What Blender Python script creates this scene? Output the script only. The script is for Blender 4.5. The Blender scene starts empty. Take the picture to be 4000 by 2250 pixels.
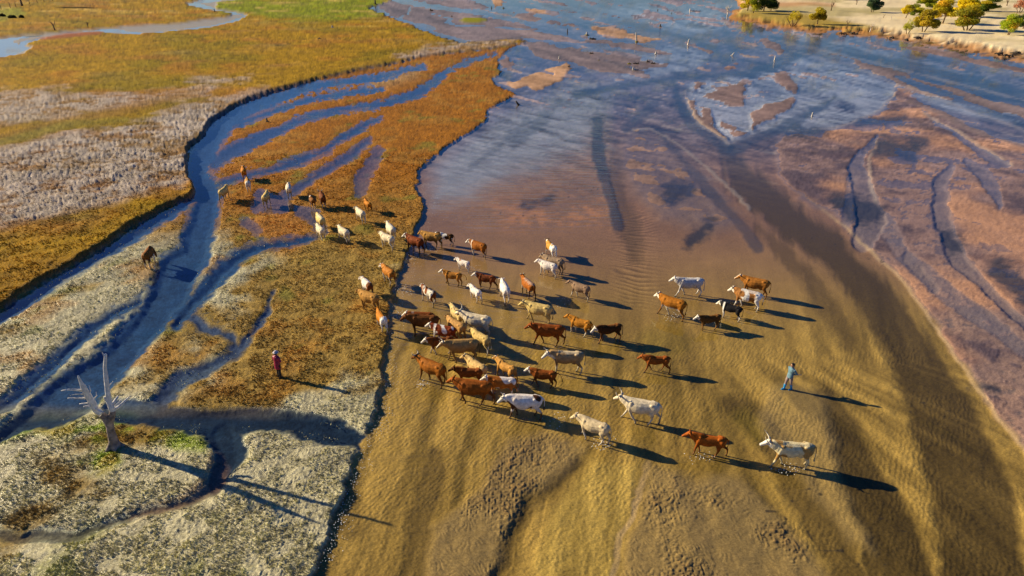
import bpy, bmesh, math, random, time
import numpy as np
from mathutils import Vector, Matrix, Quaternion
T0=time.time()
R=math.radians
scn=bpy.context.scene
COL=scn.collection
# ---------------------------------------------------------------- camera, sky, sun
CAM_H=21.0; FPX=2667.0; YH=-220.0
PITCH=math.atan((1125-YH)/FPX)
cam_d=bpy.data.cameras.new("camera"); cam=bpy.data.objects.new("camera",cam_d); COL.objects.link(cam)
cam_d.sensor_width=36; cam_d.lens=36*FPX/4000; cam_d.clip_start=0.5; cam_d.clip_end=9000
cam.location=(0,0,CAM_H); cam.rotation_euler=(R(90)-PITCH,0,0)
scn.camera=cam
SUN_AZ=159.0; SUN_EL=20.0
w=bpy.data.worlds.new("World"); scn.world=w; w.use_nodes=True
nt=w.node_tree; nt.nodes.clear()
sky=nt.nodes.new('ShaderNodeTexSky'); sky.sky_type='NISHITA'; sky.sun_disc=False
sky.sun_elevation=R(SUN_EL); sky.sun_rotation=R(90-SUN_AZ)
sky.altitude=600; sky.air_density=1.0; sky.dust_density=1.0; sky.ozone_density=5.0
hs=nt.nodes.new('ShaderNodeHueSaturation'); hs.inputs['Saturation'].default_value=1.28; hs.inputs['Hue'].default_value=0.514
bg=nt.nodes.new('ShaderNodeBackground'); bg.inputs[1].default_value=0.050
wo=nt.nodes.new('ShaderNodeOutputWorld')
nt.links.new(sky.outputs[0],hs.inputs['Color']); nt.links.new(hs.outputs[0],bg.inputs[0]); nt.links.new(bg.outputs[0],wo.inputs[0])
sd=bpy.data.lights.new("sun",'SUN'); sd.energy=5.0; sd.angle=R(0.5); sd.color=(1.0,0.81,0.50)
so=bpy.data.objects.new("sun",sd); COL.objects.link(so)
sdir=Vector((math.cos(R(SUN_AZ))*math.cos(R(SUN_EL)),math.sin(R(SUN_AZ))*math.cos(R(SUN_EL)),math.sin(R(SUN_EL))))
so.rotation_euler=(-sdir).to_track_quat('-Z','Y').to_euler(); so.location=(-60,40,60)
scn.view_settings.view_transform='Standard'; scn.view_settings.look='None'
scn.view_settings.exposure=0.74; scn.view_settings.gamma=1.0
scn.render.engine='CYCLES'
# ---------------------------------------------------------------- numpy noise
def _hash(ix,iy,seed):
    h=(ix.astype(np.uint32)*np.uint32(374761393)+iy.astype(np.uint32)*np.uint32(668265263)+np.uint32((seed*974634777+12345)&0xffffffff))
    h=(h^(h>>np.uint32(13)))*np.uint32(1274126177)
    h=(h^(h>>np.uint32(15)))*np.uint32(2246822519)
    h=h^(h>>np.uint32(16))
    return (h.astype(np.float32)/np.float32(4294967295.0))*2-1
def noise(x,y,s,seed=0):
    x=np.asarray(x,np.float32)/s+1000; y=np.asarray(y,np.float32)/s+1000
    xi=np.floor(x); yi=np.floor(y); fx=x-xi; fy=y-yi
    xi=xi.astype(np.int64); yi=yi.astype(np.int64)
    fx=fx*fx*(3-2*fx); fy=fy*fy*(3-2*fy)
    a=_hash(xi,yi,seed); b=_hash(xi+1,yi,seed); c=_hash(xi,yi+1,seed); d=_hash(xi+1,yi+1,seed)
    return (a*(1-fx)+b*fx)*(1-fy)+(c*(1-fx)+d*fx)*fy
def fbm(x,y,s,o=3,seed=0,g=.5):
    r=0; a=1; t=0
    for i in range(o):
        c,sn=math.cos(i*1.1),math.sin(i*1.1)
        r=r+a*noise(x*c-y*sn,x*sn+y*c,s/(2**i),seed+i*17); t+=a; a*=g
    return r/t*1.4
def ss(a,b,v):
    t=np.clip((v-a)/(b-a),0,1); return t*t*(3-2*t)
# ---------------------------------------------------------------- ground plan <-> survey coordinates
# the survey sheet: the oblique aerial survey of the flat, as a plane projective map of z=0
SP,CP=math.sin(PITCH),math.cos(PITCH)
def to_sheet(x,y,z=0.):
    cz=z-CAM_H
    f=y*CP-cz*SP; d=-(cz*CP)-y*SP
    return 2000+FPX*x/f, 1125+FPX*d/f
def ray(u,v):
    a=(u-2000)/FPX; b=(v-1125)/FPX
    return a, CP-b*SP, -(SP+b*CP)
def from_sheet(u,v,z=0.):
    a,b,c=ray(u,v); t=(z-CAM_H)/c
    return a*t,b*t
def at_depth(u,v,Y):
    a,b,c=ray(u,v); t=Y/b
    return Vector((a*t,Y,CAM_H+c*t))
# ---------------------------------------------------------------- survey outlines
def zz(ox,oy,s,pts):
    return [(ox+p[0]/s,oy+p[1]/s)+tuple(p[2:]) for p in pts]
def Z1(p): return zz(0,0,1.811,p)
def Z2(p): return zz(1300,0,1.811,p)
def Z3(p): return zz(2600,0,1.811,p)
def ZB(p): return zz(1300,1450,1.811,p)
def ZA(p): return zz(1900,0,2.862,p)
CLIFF=[(2060,160),(2051,166),(1963,182),(1891,196),(1742,210),(1642,226),(1576,243),(1493,262),(1400,276),(1303,298),(1132,342),(1049,364),(966,392),(906,422),(856,458),(817,497),(784,541),(745,574),(734,607),(734,652),(740,696),(756,734),(745,762),(734,778),(663,805),(580,855),(469,910),(425,949),(331,1004),(248,1059),(155,1109),(55,1170),(0,1214),(-150,1300),(-500,1500)]
MTOP=[(-3000,-150),(1700,-150),(1600,-60),(1532,0),(1521,5),(1460,25),(1438,33),(1515,63),(1554,83),(1609,99),(1653,119),(1731,149),(1797,166),(1907,160),(1990,152)]
MEADOW=CLIFF+[(-3000,1900)]+MTOP
RBANK=[(1985,193),(1946,232),(1946,265),(1963,279),(1918,309),(1935,331),(2001,359),(2012,375),(1957,398),(1913,425),(1902,469),(1863,502),(1797,541),(1742,574),(1698,613),(1642,657),(1637,679),(1642,712),(1620,740),(1648,768),(1659,800),(1651,860),(1626,905),(1598,998),(1571,1070),(1543,1131),(1521,1186),(1526,1264),(1515,1324),(1499,1402),(1490,1468),(1488,1523),(1477,1605),(1449,1665),(1410,1732),(1383,1809),(1344,1897),(1317,1980),(1300,2035),(1270,2113),(1231,2223),(1150,2450),(1000,3000)]
TERR=[(2051,166)]+RBANK+[(-3000,3000),(-3000,1800)]+CLIFF[::-1][:-1]
FARBANK=[(2800,-60),(2874,5),(2887,33),(2852,41),(2863,54),(2836,67),(2863,82),(2931,94),(3012,109),(3067,118),(3162,130),(3271,139),(3350,141),(3464,151),(3527,164),(3602,174),(3703,192),(3779,207),(3855,222),(4000,242),(4300,290),(5200,420),(7500,-150),(2900,-150)]
CREEK=Z1([(-400,330),(0,268),(640,212),(900,187),(1250,170),(1600,122),(1640,97),(1420,62),(1300,32),(1420,-5),(1500,-60),(1900,-60),(1700,0),(1540,20),(1525,62),(1700,88),(1755,115),(1700,152),(1500,197),(1200,228),(930,248),(650,232),(400,262),(250,290),(180,322),(220,342),(150,392),(0,412),(-400,470)])
# (points u,v,halfwidth) water threads of the terrace, with depth
STREAMS=[
 (.30,[(1650,262,4),(1576,280,6),(1455,303,9),(1333,322,11),(1215,338,14),(1093,378,20),(966,425,27),(883,470,34),(845,519,38),(800,596,42),(775,663,36),(790,718,50),(800,773,54),(795,860,52),(773,916,55),(756,998,58),(690,1054,72),(663,1137,75),(607,1219,66),(552,1291,58),(469,1385,58),(387,1457,72),(304,1523,84),(220,1577,84),(83,1643,30),(0,1710,22),(-200,1800,20)]),
 (.22,[(745,780,14),(663,833,20),(530,915,18),(400,990,16),(250,1082,16),(130,1160,18),(0,1232,24),(-200,1340,30)]),
 (.20,[(540,1180,20),(430,1230,16),(350,1290,28),(250,1380,24),(160,1470,30),(90,1530,24),(0,1600,20),(-200,1700,20)]),
 (.24,[(1240,922,6),(1180,935,12),(1100,948,16),(994,968,22),(920,1010,30),(850,1075,32),(780,1150,36),(720,1220,36),(690,1260,26)]),
 (.14,[(760,1230,26),(790,1275,20),(860,1290,14),(905,1310,18),(910,1350,18)]),
 (.14,[(1060,1140,5),(1045,1215,8),(990,1290,14),(930,1365,24),(860,1420,22),(720,1480,40),(640,1560,36),(600,1620,30)]),
 (.16,[(440,1610,36),(560,1625,40),(700,1645,42),(850,1645,46),(1000,1640,44),(1150,1655,44),(1300,1685,42),(1400,1715,30)]),
 (.16,[(880,1690,60),(905,1760,50),(880,1850,34),(840,1905,26)]),
 (.12,[(840,1905,24),(760,1960,26),(640,1990,20),(560,1998,22),(430,2040,18),(300,2082,22),(150,2100,34),(0,2085,34),(-200,2080,40)]),
 (.18,[(1490,345,5),(1400,360,9),(1300,372,8),(1200,390,9),(1090,425,10),(1000,460,10),(930,480,12)]),
 (.15,[(1935,212,4),(1850,232,8),(1760,268,10),(1700,318,17),(1620,368,19),(1500,403,14),(1400,416,12),(1300,435,12),(1180,465,12),(1100,508,12),(1000,550,25),(900,592,30),(840,640,30)]),
 (.15,[(1490,462,5),(1400,500,10),(1330,540,11),(1280,580,10),(1180,620,13),(1080,658,13),(980,680,14),(900,700,12),(830,722,12)]),
 (.13,[(1440,545,6),(1380,600,14),(1280,665,14),(1200,715,14),(1120,760,16)]),
 (.09,[(1010,760,20),(1100,800,40),(1000,800,30)]),(.09,[(1180,830,22),(1230,850,30),(1260,900,14)]),
 (.07,[(1480,600,24),(1420,700,30),(1400,760,20)]),
 (.07,[(960,870,20),(1010,900,16)]),
]
CREEKW=[Z1([(-200,330,12),(0,285,14),(140,262,8),(300,245,5)]),Z1([(560,212,6),(700,215,9),(820,222,9),(920,240,8),(1050,236,4)]),Z1([(1100,232,3),(1300,215,5),(1500,193,6),(1650,160,8),(1742,118,9),(1700,92,8),(1500,66,9),(1340,32,10),(1430,4,10),(1560,-10,10)]),Z1([(-300,370,40),(0,350,40),(90,350,26),(170,345,8)]),Z1([(150,310,10),(330,270,3)])]
BARS=[ # emergent mud and sand (height, outline)
 (.022,'salmon',[(3506,331),(3560,365),(3700,420),(3830,480),(4000,545),(4600,760),(4600,2300),(4200,2000),(4000,1740),(3900,1640),(3840,1550),(3760,1430),(3640,1260),(3560,1150),(3480,1050),(3390,960),(3300,890),(3180,800),(3100,740),(3050,680),(3031,624),(3042,552),(3069,515),(3207,519),(3318,491),(3428,436),(3500,375)]),
 (.06,'bar',Z3([(255,680),(400,615),(550,575),(568,640),(555,745),(480,755),(350,715)])),
 (.06,'bar',Z3([(690,485),(850,515),(945,620),(935,675),(860,645),(780,575),(760,530)])),
 (.06,'bar',Z3([(585,800),(700,745),(860,690),(935,680),(900,745),(780,835),(608,918),(600,850)])),
 (.06,'bar',Z3([(152,700),(198,708),(218,790),(350,895),(462,1002),(350,962),(220,855),(158,770)])),
 (.04,'bar',Z3([(225,738),(300,765),(352,885),(270,850)])),(.04,'bar',Z3([(240,575),(262,600),(195,675),(178,645)])),
 (.02,'bar',Z3([(400,850),(560,930),(590,920),(560,960),(470,985),(380,900)])),
 (.08,'sand',Z2([(1225,590),(1400,520),(1660,438),(1722,470),(1600,580),(1430,642),(1370,602),(1290,625)])),
 (.05,'bar',Z2([(1175,420),(1290,398),(1280,455),(1200,492)])),
 (.05,'mud',Z2([(1370,298),(1500,305),(1800,355),(2050,395),(2390,455),(2290,485),(2160,525),(1950,530),(1820,500),(1700,440),(1500,420),(1400,380)])),
 (.05,'mud',Z2([(1765,285),(1900,278),(2100,308),(2300,350),(2430,402),(2250,380),(2000,332),(1790,302)])),
 (.08,'sand',Z2([(1810,180),(1900,188),(2080,212),(2150,248),(2335,275),(2200,302),(2130,290),(1990,265),(1890,240),(1850,220)])),
 (.05,'bar',Z2([(1500,138),(1700,162),(1790,192),(1640,172)])),(.05,'sand',Z2([(1690,190),(1780,198),(1760,212),(1700,208)])),
 (.05,'bar',Z2([(1520,160),(1600,160),(1640,182),(1530,178)])),
 (.05,'bar',Z2([(1285,88),(1400,98),(1480,128),(1440,162),(1330,132)])),(.06,'sand',Z2([(1335,58),(1500,66),(1530,95),(1490,102),(1400,82)])),
 (.06,'sand',Z2([(1110,-40),(1200,-40),(1200,48),(1150,56)])),(.04,'mud',Z2([(1550,20),(1650,25),(1680,45),(1600,42)])),
 (.05,'mud',Z2([(290,40),(400,10),(600,40),(900,85),(1300,165),(1640,255),(1665,292),(1350,275),(1200,300),(1000,292),(780,250),(600,182),(420,112)])),
 (.045,'mud',Z2([(560,0),(900,0),(1080,30),(1120,60),(900,62),(700,36)])),
 (.0,'mudsoft',[(2465,500),(2530,500),(2610,540),(2700,620),(2790,710),(2850,790),(2900,880),(2750,905),(2580,850),(2490,760),(2440,650),(2430,560)]),
 (.05,'mud',ZA([(2370,545),(2430,518),(2500,520),(2535,570),(2500,618),(2440,590)])),
 (.03,'mud',Z3([(1040,350),(1150,380),(1340,440),(1500,520),(1640,590),(1800,640),(2000,690),(1800,600),(1600,480),(1400,420),(1200,370)])),
 (.03,'mud',Z3([(1150,330),(1350,375),(1650,450),(1620,470),(1330,400)])),
 (.03,'mud',Z3([(1660,450),(1850,520),(2050,590),(1950,580),(1750,510)])),
 (.04,'mud',Z3([(1990,640),(2200,680),(2400,740),(2536,800),(2700,850),(2700,900),(2400,800),(2150,710)])),
 (.04,'mud',Z3([(1700,620),(1900,690),(2150,730),(2350,810),(2536,880),(2800,960),(2700,900),(2300,760),(1900,660)])),
 (.045,'bar',Z3([(1640,330),(1900,345),(2150,400),(2536,470),(2900,560),(2900,620),(2536,520),(2200,450),(1900,390)])),
 (.05,'mud',[(3330,228),(3450,248),(3560,288),(3680,328),(3800,362),(4000,415),(4250,480),(4250,510),(4000,455),(3760,402),(3620,372),(3530,352),(3450,295),(3340,258)]),
 (.04,'mud',[(3560,395),(3700,440),(3860,500),(4000,540),(4200,610),(4200,640),(4000,580),(3800,520),(3600,425)]),
 (.04,'mud',[(2960,130),(3060,150),(3080,185),(3040,215),(2990,190)]),
 (.03,'salmon',Z3([(350,480),(420,450),(520,450),(480,490),(380,500)])),
 (.012,'ripple',ZB([(1230,500),(1500,445),(1820,505),(1700,680),(1500,820),(1310,900),(1330,940),(1225,1160),(1130,1500),(640,1500),(700,1100),(1050,850),(1110,700)])),
 (.012,'ripple',[(2535,1800),(2640,1830),(2720,1870),(2800,1840),(2900,1860),(3010,1960),(3120,2100),(3250,2250),(3300,2400),(2400,2400),(2430,2200),(2500,2000)]),
 (.02,'sandwet',[(3000,1500),(3100,1480),(3230,1540),(3270,1700),(3280,1850),(3330,1950),(3420,2150),(3300,2100),(3150,1900),(3050,1780),(2960,1640)]),
]
BARCH=[ # channels scoured in the right-hand flats
 (.13,[(3428,528,5),(3367,596,20),(3345,651,34),(3367,718,36),(3380,800,52),(3400,860,60),(3380,930,50)]),
 (.10,[(3594,430,5),(3700,500,9),(3800,570,13),(3870,612,22),(3935,642,12)]),
 (.10,[(3776,630,10),(3840,680,28),(3880,740,30),(3900,810,12)]),
 (.11,[(3720,660,16),(3665,720,28),(3668,800,30),(3700,870,36),(3715,940,32),(3750,1020,34),(3850,1120,24),(3950,1230,22),(4080,1330,30)]),
 (.05,[(3560,1010,30),(3700,1150,40),(3850,1260,34),(4000,1370,30),(4200,1500,40)]),
 (.05,[(3330,700,20),(3300,820,18),(3300,880,18)]),(.05,[(3450,870,40),(3540,1000,30),(3640,1130,20)]),
 (.07,[(3506,331,6),(3640,400,12),(3780,470,20),(3900,520,22),(4000,560,14),(4300,660,30)]),
]
FARW=[ # threads of open water over the far flats
 Z2([(420,-4,10),(560,22,7),(720,48,7),(950,82,6),(1200,122,6),(1500,182,7),(1750,232,8),(1900,255,6)]),
 Z2([(800,150,6),(870,180,5),(1150,192,4),(1500,222,4),(1660,250,5)]),
 Z2([(400,118,5),(560,168,6),(690,190,7),(730,205,5),(660,222,5),(780,258,8),(920,288,4)]),
 Z2([(550,55,4),(535,90,4),(470,135,5)]),Z2([(690,95,3),(840,135,3)]),
 Z2([(1330,268,3),(1700,308,4),(2000,345,5),(2280,392,7),(2400,450,9)]),
 Z2([(1270,430,8),(1340,350,9),(1450,420,6),(1500,470,10)]),Z2([(1560,520,6),(1450,490,5),(1330,530,5)]),
 Z2([(1700,470,8),(1900,530,10),(2100,545,10)]),
]
DARKCH=[ # deeper olive troughs of the near river
 (.8,[(1700,1770,26),(1690,1850,46),(1665,1950,48),(1640,2100,48),(1600,2320,55)]),
 (.5,[(2040,1640,16),(1980,1750,20),(1920,1850,16)]),
 (.8,[(2260,1800,12),(2150,1905,26),(2040,2000,26),(1985,2130,30),(1930,2320,36)]),
 (.7,[(2660,1870,22),(2715,2000,36),(2760,2150,42),(2810,2320,50)]),
 (.9,[(2850,1560,30),(2960,1650,50),(3040,1760,38),(3100,1880,54),(3200,2030,52),(3300,2180,48),(3370,2350,50)]),
 (1.,[(3230,1540,36),(3290,1650,55),(3370,1850,80),(3470,2050,100),(3540,2350,120)]),
 (1.,[(2830,560,26),(2900,700,55),(3050,830,62),(3250,970,62),(3430,1160,66),(3560,1360,80),(3680,1600,120),(3800,1900,150),(3850,2350,160)]),
 (.7,[(2960,880,14),(3150,1060,26),(3250,1200,34),(3330,1330,30)]),
 (.6,[(2400,560,10),(2420,720,30),(2460,900,40),(2480,1000,20)]),
 (.5,[(2700,1320,30),(2730,1500,20)]),
 (.5,[(2650,760,42),(2700,790,24)]),(.5,[(2740,900,24),(2700,950,16)]),
 (.6,[(1330,1900,60),(1380,2050,50)]),
]
FARDARK=[ # braided darker threads over the far half (strength, thread)
 (1.,[(3250,150,14),(3100,215,22),(3010,262,20),(2920,285,12),(2760,298,9),(2620,306,9),(2420,338,12),(2250,372,12)]),
 (.9,[(2640,320,8),(2650,390,16),(2690,460,20),(2760,525,22),(2830,575,26)]),
 (.9,[(3260,380,8),(3180,430,16),(3080,490,20),(2960,535,20),(2860,580,26)]),
 (.9,[(2330,470,16),(2335,600,22),(2370,720,24),(2410,880,22)]),
 (.7,[(3080,110,8),(3060,180,16),(3100,215,18)]),(.7,[(2830,110,5),(2870,180,10),(2850,240,10),(2800,270,8)]),
 (.9,[(2280,30,4),(2340,62,5),(2480,98,6),(2600,128,7),(2700,150,8),(2790,190,12),(2830,235,12)]),
 (1.,[(3020,150,8),(3300,200,18),(3560,265,26),(3800,330,30),(4000,380,34),(4300,440,40)]),
 (.8,[(3170,205,5),(3280,245,5),(3345,268,4)]),
 (.8,[(3500,300,6),(3700,370,12),(3850,430,14),(4000,490,18),(4300,590,24)]),
 (.6,[(2180,400,14),(2100,480,18),(2010,560,20)]),(.5,[(2060,470,10),(1960,560,12),(1830,650,12)]),
 (.6,[(2560,400,16),(2500,460,20),(2440,500,14)]),(.6,[(2950,330,10),(3050,360,8),(3180,350,8)]),
 (.5,[(2350,230,6),(2480,270,8),(2600,280,8)]),(.6,[(2100,60,4),(2300,100,4),(2550,170,5),(2700,220,6)]),
 (.7,[(2560,500,8),(2640,600,14),(2740,700,18),(2850,830,20),(2960,960,22)]),
]
FARPALE=[ # pale silt skimmed by a film of water
 [(2690,330),(2830,300),(3000,262),(3090,200),(3340,265),(3505,338),(3490,380),(3400,445),(3250,500),(3090,512),(2950,520),(2840,560),(2750,492),(2688,415)],
 [(1690,640),(1830,530),(2000,430),(2250,345),(2420,345),(2330,460),(2250,580),(2050,660),(1860,740),(1700,790)],
 [(2250,60),(2500,20),(2800,20),(2850,100),(2700,140),(2500,95),(2380,70)],[(2400,250),(2600,180),(2780,200),(2740,260),(2560,300),(2400,310)],
 [(3050,110),(3300,170),(3600,240),(3900,320),(3900,360),(3500,270),(3200,210)],[(3500,300),(3800,390),(4100,480),(4100,510),(3700,430),(3520,340)],
]
FARLINE=[ # thin pale lips of drying sand
 [(3090,196,2),(3340,262,3),(3460,310,3),(3505,335,4),(3490,380,4),(3400,445,3),(3260,495,3),(3090,512,3)],
 [(2680,350,3),(2688,415,4),(2750,492,5),(2845,556,5)],
 [(2470,505,4),(2540,500,4),(2640,560,4),(2760,650,5),(2860,740,5),(2930,810,5)],[(3000,150,2),(3300,215,3),(3600,290,3),(4000,390,4),(4300,450,4)],
 [(3550,340,3),(3700,400,4),(3900,470,4),(4100,540,4)],[(3600,440,3),(3750,520,5),(3880,600,5),(3950,640,5)],
 [(3425,540,3),(3400,620,5),(3398,720,6),(3420,790,7)],
]
DMUD=[ # patches of dark silt
 [(3270,790,30),(3340,820,56),(3400,830,44)],[(2640,750,44),(2690,745,26)],[(3690,900,18),(3725,960,30)],[(3900,1060,30),(3960,1100,40),(4050,1170,40)],
 [(3440,570,30),(3560,610,24)],[(3600,560,14),(3560,560,14)],[(2760,870,18),(2700,930,22)],[(2620,1850,34)],[(2150,780,14),(2050,790,12)],
 [(3800,1500,14),(3900,1530,10)],[(2960,1590,14)],[(3080,520,12),(3220,510,14)],[(3350,480,10),(3520,470,14)],
]
def seg_cull(U,V,pts,m):
    p=np.array([q[:2] for q in pts]); return np.nonzero((U>p[:,0].min()-m)&(U<p[:,0].max()+m)&(V>p[:,1].min()-m)&(V<p[:,1].max()+m))[0]
def stroke(U,V,pts,m=60):
    """signed distance (sheet units), positive inside a thread of varying half width"""
    wmax=max(p[2] for p in pts); out=np.full(U.shape,-m,np.float32)
    I=seg_cull(U,V,pts,wmax+m)
    if len(I)==0: return out
    u=U[I]; v=V[I]; best=np.full(u.shape,-m,np.float32)
    for (a,b,c),(d,e,f) in zip(pts[:-1],pts[1:]):
        dx,dy=d-a,e-b; L=dx*dx+dy*dy+1e-9
        t=np.clip(((u-a)*dx+(v-b)*dy)/L,0,1)
        best=np.maximum(best,(c+(f-c)*t)-np.hypot(u-a-dx*t,v-b-dy*t))
    out[I]=best; return out
def poly(U,V,pts,m=80,cull=True):
    out=np.full(U.shape,-m,np.float32)
    I=seg_cull(U,V,pts,m) if cull else np.arange(len(U))
    if len(I)==0: return out
    u=U[I]; v=V[I]; d=np.full(u.shape,1e9,np.float32); ins=np.zeros(u.shape,bool)
    n=len(pts)
    for i in range(n):
        a,b=pts[i][:2]; c,e=pts[(i+1)%n][:2]
        dx,dy=c-a,e-b; L=dx*dx+dy*dy+1e-9
        t=np.clip(((u-a)*dx+(v-b)*dy)/L,0,1)
        d=np.minimum(d,(u-a-dx*t)**2+(v-b-dy*t)**2)
        if dy!=0:
            cr=((b>v)!=(e>v))&(u<(c-a)*(v-b)/dy+a); ins^=cr
    d=np.sqrt(d); out[I]=np.clip(np.where(ins,d,-d),-m,None); return out
def mixc(C,col,m):
    m=m[:,None]; return C*(1-m)+np.array(col,np.float32)[None,:]*m
def nearz_(V): return ss(1150,1450,V)
def terrain(x,y,full=True):
    """height, albedo, wetness and ripple strength of the land at plan points"""
    x=np.asarray(x,np.float32); y=np.asarray(y,np.float32)
    r=np.hypot(x,y)
    k=np.clip(r/60,.35,3.0)
    wx=fbm(x,y,1.1,3,3)*.16+noise(x,y,6,9)*.22*k
    wy=fbm(x,y,1.1,3,31)*.16+noise(x,y,6,19)*.30*k
    U,V=to_sheet(x+wx,y+wy)
    V=np.where(y>2500,YH+30,V)
    s=.893*(V-YH)/CAM_H            # sheet units per metre
    s=np.clip(s,1,None)
    n05=fbm(x,y,.5,3,41); n2=fbm(x,y,2.2,3,42); n8=fbm(x,y,9,3,43); n30=fbm(x,y,30,2,44)
    n01=noise(x,y,.10,45); n02=noise(x,y,.17,47)
    clod=np.abs(n02)*.5+np.abs(noise(x,y,.125,48))*.7
    # ------------------------------------------------ river bed
    far=ss(520,60,V)
    h=-.10+.03*n8+.012*n2
    # long low swales of the far flats, drawn out along the flow
    fl=fbm(x*.30+y*.05,y*.9,9,4,70)
    a1=.20; su=U*math.cos(a1)+V*math.sin(a1); sv=-U*math.sin(a1)+V*math.cos(a1)
    stk=fbm(su/9,sv,9,4,71)+.6*fbm(su/7,sv,26,3,72)
    stk=stk*ss(720,520,V)
    farR=ss(560,330,V+.12*(U-2600)*(U>2600))
    h=h+far*(.04*fl+.02)+farR*(.15*stk+.045)
    stc=ss(900,500,V)
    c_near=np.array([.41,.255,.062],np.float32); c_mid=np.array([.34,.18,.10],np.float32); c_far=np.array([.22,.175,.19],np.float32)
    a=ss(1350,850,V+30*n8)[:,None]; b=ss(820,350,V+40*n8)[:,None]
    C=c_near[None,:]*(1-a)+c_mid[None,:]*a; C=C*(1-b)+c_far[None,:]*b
    C=C*(1+.10*n2[:,None]+.10*n8[:,None]+.05*n05[:,None])
    C=mixc(C,(.62,.27,.11),ss(-.3,.5,fbm(x,y*.5,6,3,81)+.4*n05)*.85*ss(70,-10,np.hypot((U-2150)*.25,V-830)-40))  # orange reflections painted into the river bed colour
    wet=np.full(x.shape,.55,np.float32)
    C=C*(1+.42*(stk*stc)[:,None]); C=mixc(C,(.10,.095,.12),ss(.25,.8,fbm(su/6,sv,14,3,73))*stc*.7); C=mixc(C,(.42,.33,.27),ss(.3,.9,fbm(su/8,sv,16,3,74))*stc*.6)
    # current ripples in the sand
    ang=.35*noise(x,y,4,51)
    ph=(y*1.0+x*.25+.5*noise(x,y,1.4,52)+1.2*noise(x,y,5,58))*2*math.pi
    rip=np.sin(ph/.62)*.5+np.sin(ph/.62*2+1)*.12
    rip2=np.sin(((x*.8+y*.55)+.35*noise(x,y,.7,53)+.8*noise(x,y,3,59))*2*math.pi/.34)*.5
    rip3=np.abs(np.sin(((x*.5+y*.75)+.30*noise(x,y,.5,63)+.5*noise(x,y,1.6,64))*2*math.pi/.30))
    rz=np.exp(-((U-2480)/75)**2)*ss(780,880,V)*ss(1230,1130,V)          # strong train of ripples
    rw=np.sin((y+.38*x+.30*noise(x,y,1.1,54)+.5*noise(x,y,3,55))*2*math.pi/.66); h=h+.045*rz*rw; C=C*(1+.45*(rz*rw)[:,None])
    rz2=ss(0,40,poly(U,V,[(1750,620),(1950,420),(2200,330),(2420,380),(2420,700),(2440,880),(2250,920),(1800,900),(1700,800)]))
    h=h+.009*rz2*rip; ripa=np.clip(nearz_(V)*ss(-.35,.4,n2+.3*n8)+rz2*.5,0,1)
    nearz=ss(1150,1400,V)
    h=h+nearz*.006*rip2*ss(-.1,.6,n2)+nearz*.016*n05+.008*n01*nearz
    A1=(U-2600)/(V+1500)*3000; A2=(U-2600)/np.maximum(V-1100,60)*420
    wr_=ss(2450,2650,U)*ss(1350,1500,V)
    stf=fbm(A1,V*.07,24,4,166)*(1-wr_)+fbm(A2,V*.09,26,4,167)*wr_
    dark=np.zeros_like(x)
    for dep,pts in DARKCH:
        m=ss(-26,20,stroke(U,V,pts)+6*n2+8*n8+16*stf)*dep
        dark=np.maximum(dark,m)
    h=h-.035*dark
    C=mixc(C,(.095,.060,.018),dark*.9*(1-b[:,0]*.75))
    C=mixc(C,(.12,.115,.13),dark*.6*b[:,0])
    gl=ss(-40,40,poly(U,V,[(2330,1800),(2500,1800),(2460,2000),(2380,2350),(2060,2350),(2160,2000)]))
    C=mixc(C,(.68,.45,.11),gl*.8); h=h+gl*.035
    C=mixc(C,(.66,.44,.22),ss(-14,0,stroke(U,V,[(2530,1790,4),(2490,1950,6),(2440,2080,6),(2370,2330,6)]))*.7)
    gr=ss(-40,30,stroke(U,V,[(2560,1330,60),(2640,1330,40)]))*.6+ss(-40,30,stroke(U,V,[(2900,1620,30),(2960,1690,30)]))*.6
    C=mixc(C,(.30,.22,.02),np.clip(gr,0,1)*.5)
    # sediment tails: pale/dark streaks running with the flow (toward lower left and lower right)
    st=(fbm(A1,V*.10,60,4,66)*(1-wr_)+fbm(A2,V*.12,60,4,67)*wr_)
    C=C*(1+.42*st[:,None]*ss(950,1500,V)[:,None]); C=C*(1+.30*stf[:,None]*ss(900,1400,V)[:,None]); h=h+.016*st*ss(950,1500,V)
    C=mixc(C,(.20,.13,.03),ss(.15,.8,-st)*ss(1100,1500,V)*.5)
    base_h=h.copy()
    def raise_to(h,top,m): return h*(1-m)+top*m
    cols={'salmon':(.29,.20,.20),'bar':(.24,.155,.125),'sand':(.56,.34,.20),'mud':(.24,.175,.165),'mudsoft':(.27,.18,.15),'ripple':(.40,.27,.12),'sandwet':(.44,.31,.15)}
    for H,kind,pts in BARS:
        sdv=poly(U,V,pts,70)
        if sdv.max()<=-69: continue
        soft={'ripple':30,'sandwet':30,'mudsoft':40,'salmon':16,'bar':8,'mud':7}.get(kind,5)
        m=ss(-soft,soft*1.1,sdv+ (6*n2 if kind!='salmon' else 16*n2))
        top=H+.02*n2+.012*n05
        if kind=='ripple': top=-.045+.012*rip3+.042*ss(.1,.9,clod)*ss(-.6,.5,n2)+.02*n05
        if kind=='sandwet': top=-.055+.02*n2+.02*n05
        if kind=='salmon': top=H+.04*n2+.035*n8+.03*(clod-.4)+.02*n05
        if kind=='mudsoft': top=H+.05*n2+.03*n8+.02*n05
        if kind=='mud': top=H+.03*n2+.03*fl
        h=raise_to(h,top,m)
        cc=np.array(cols[kind])
        C=mixc(C,cc,m*{'ripple':.6,'sandwet':.35}.get(kind,.85))
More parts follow.
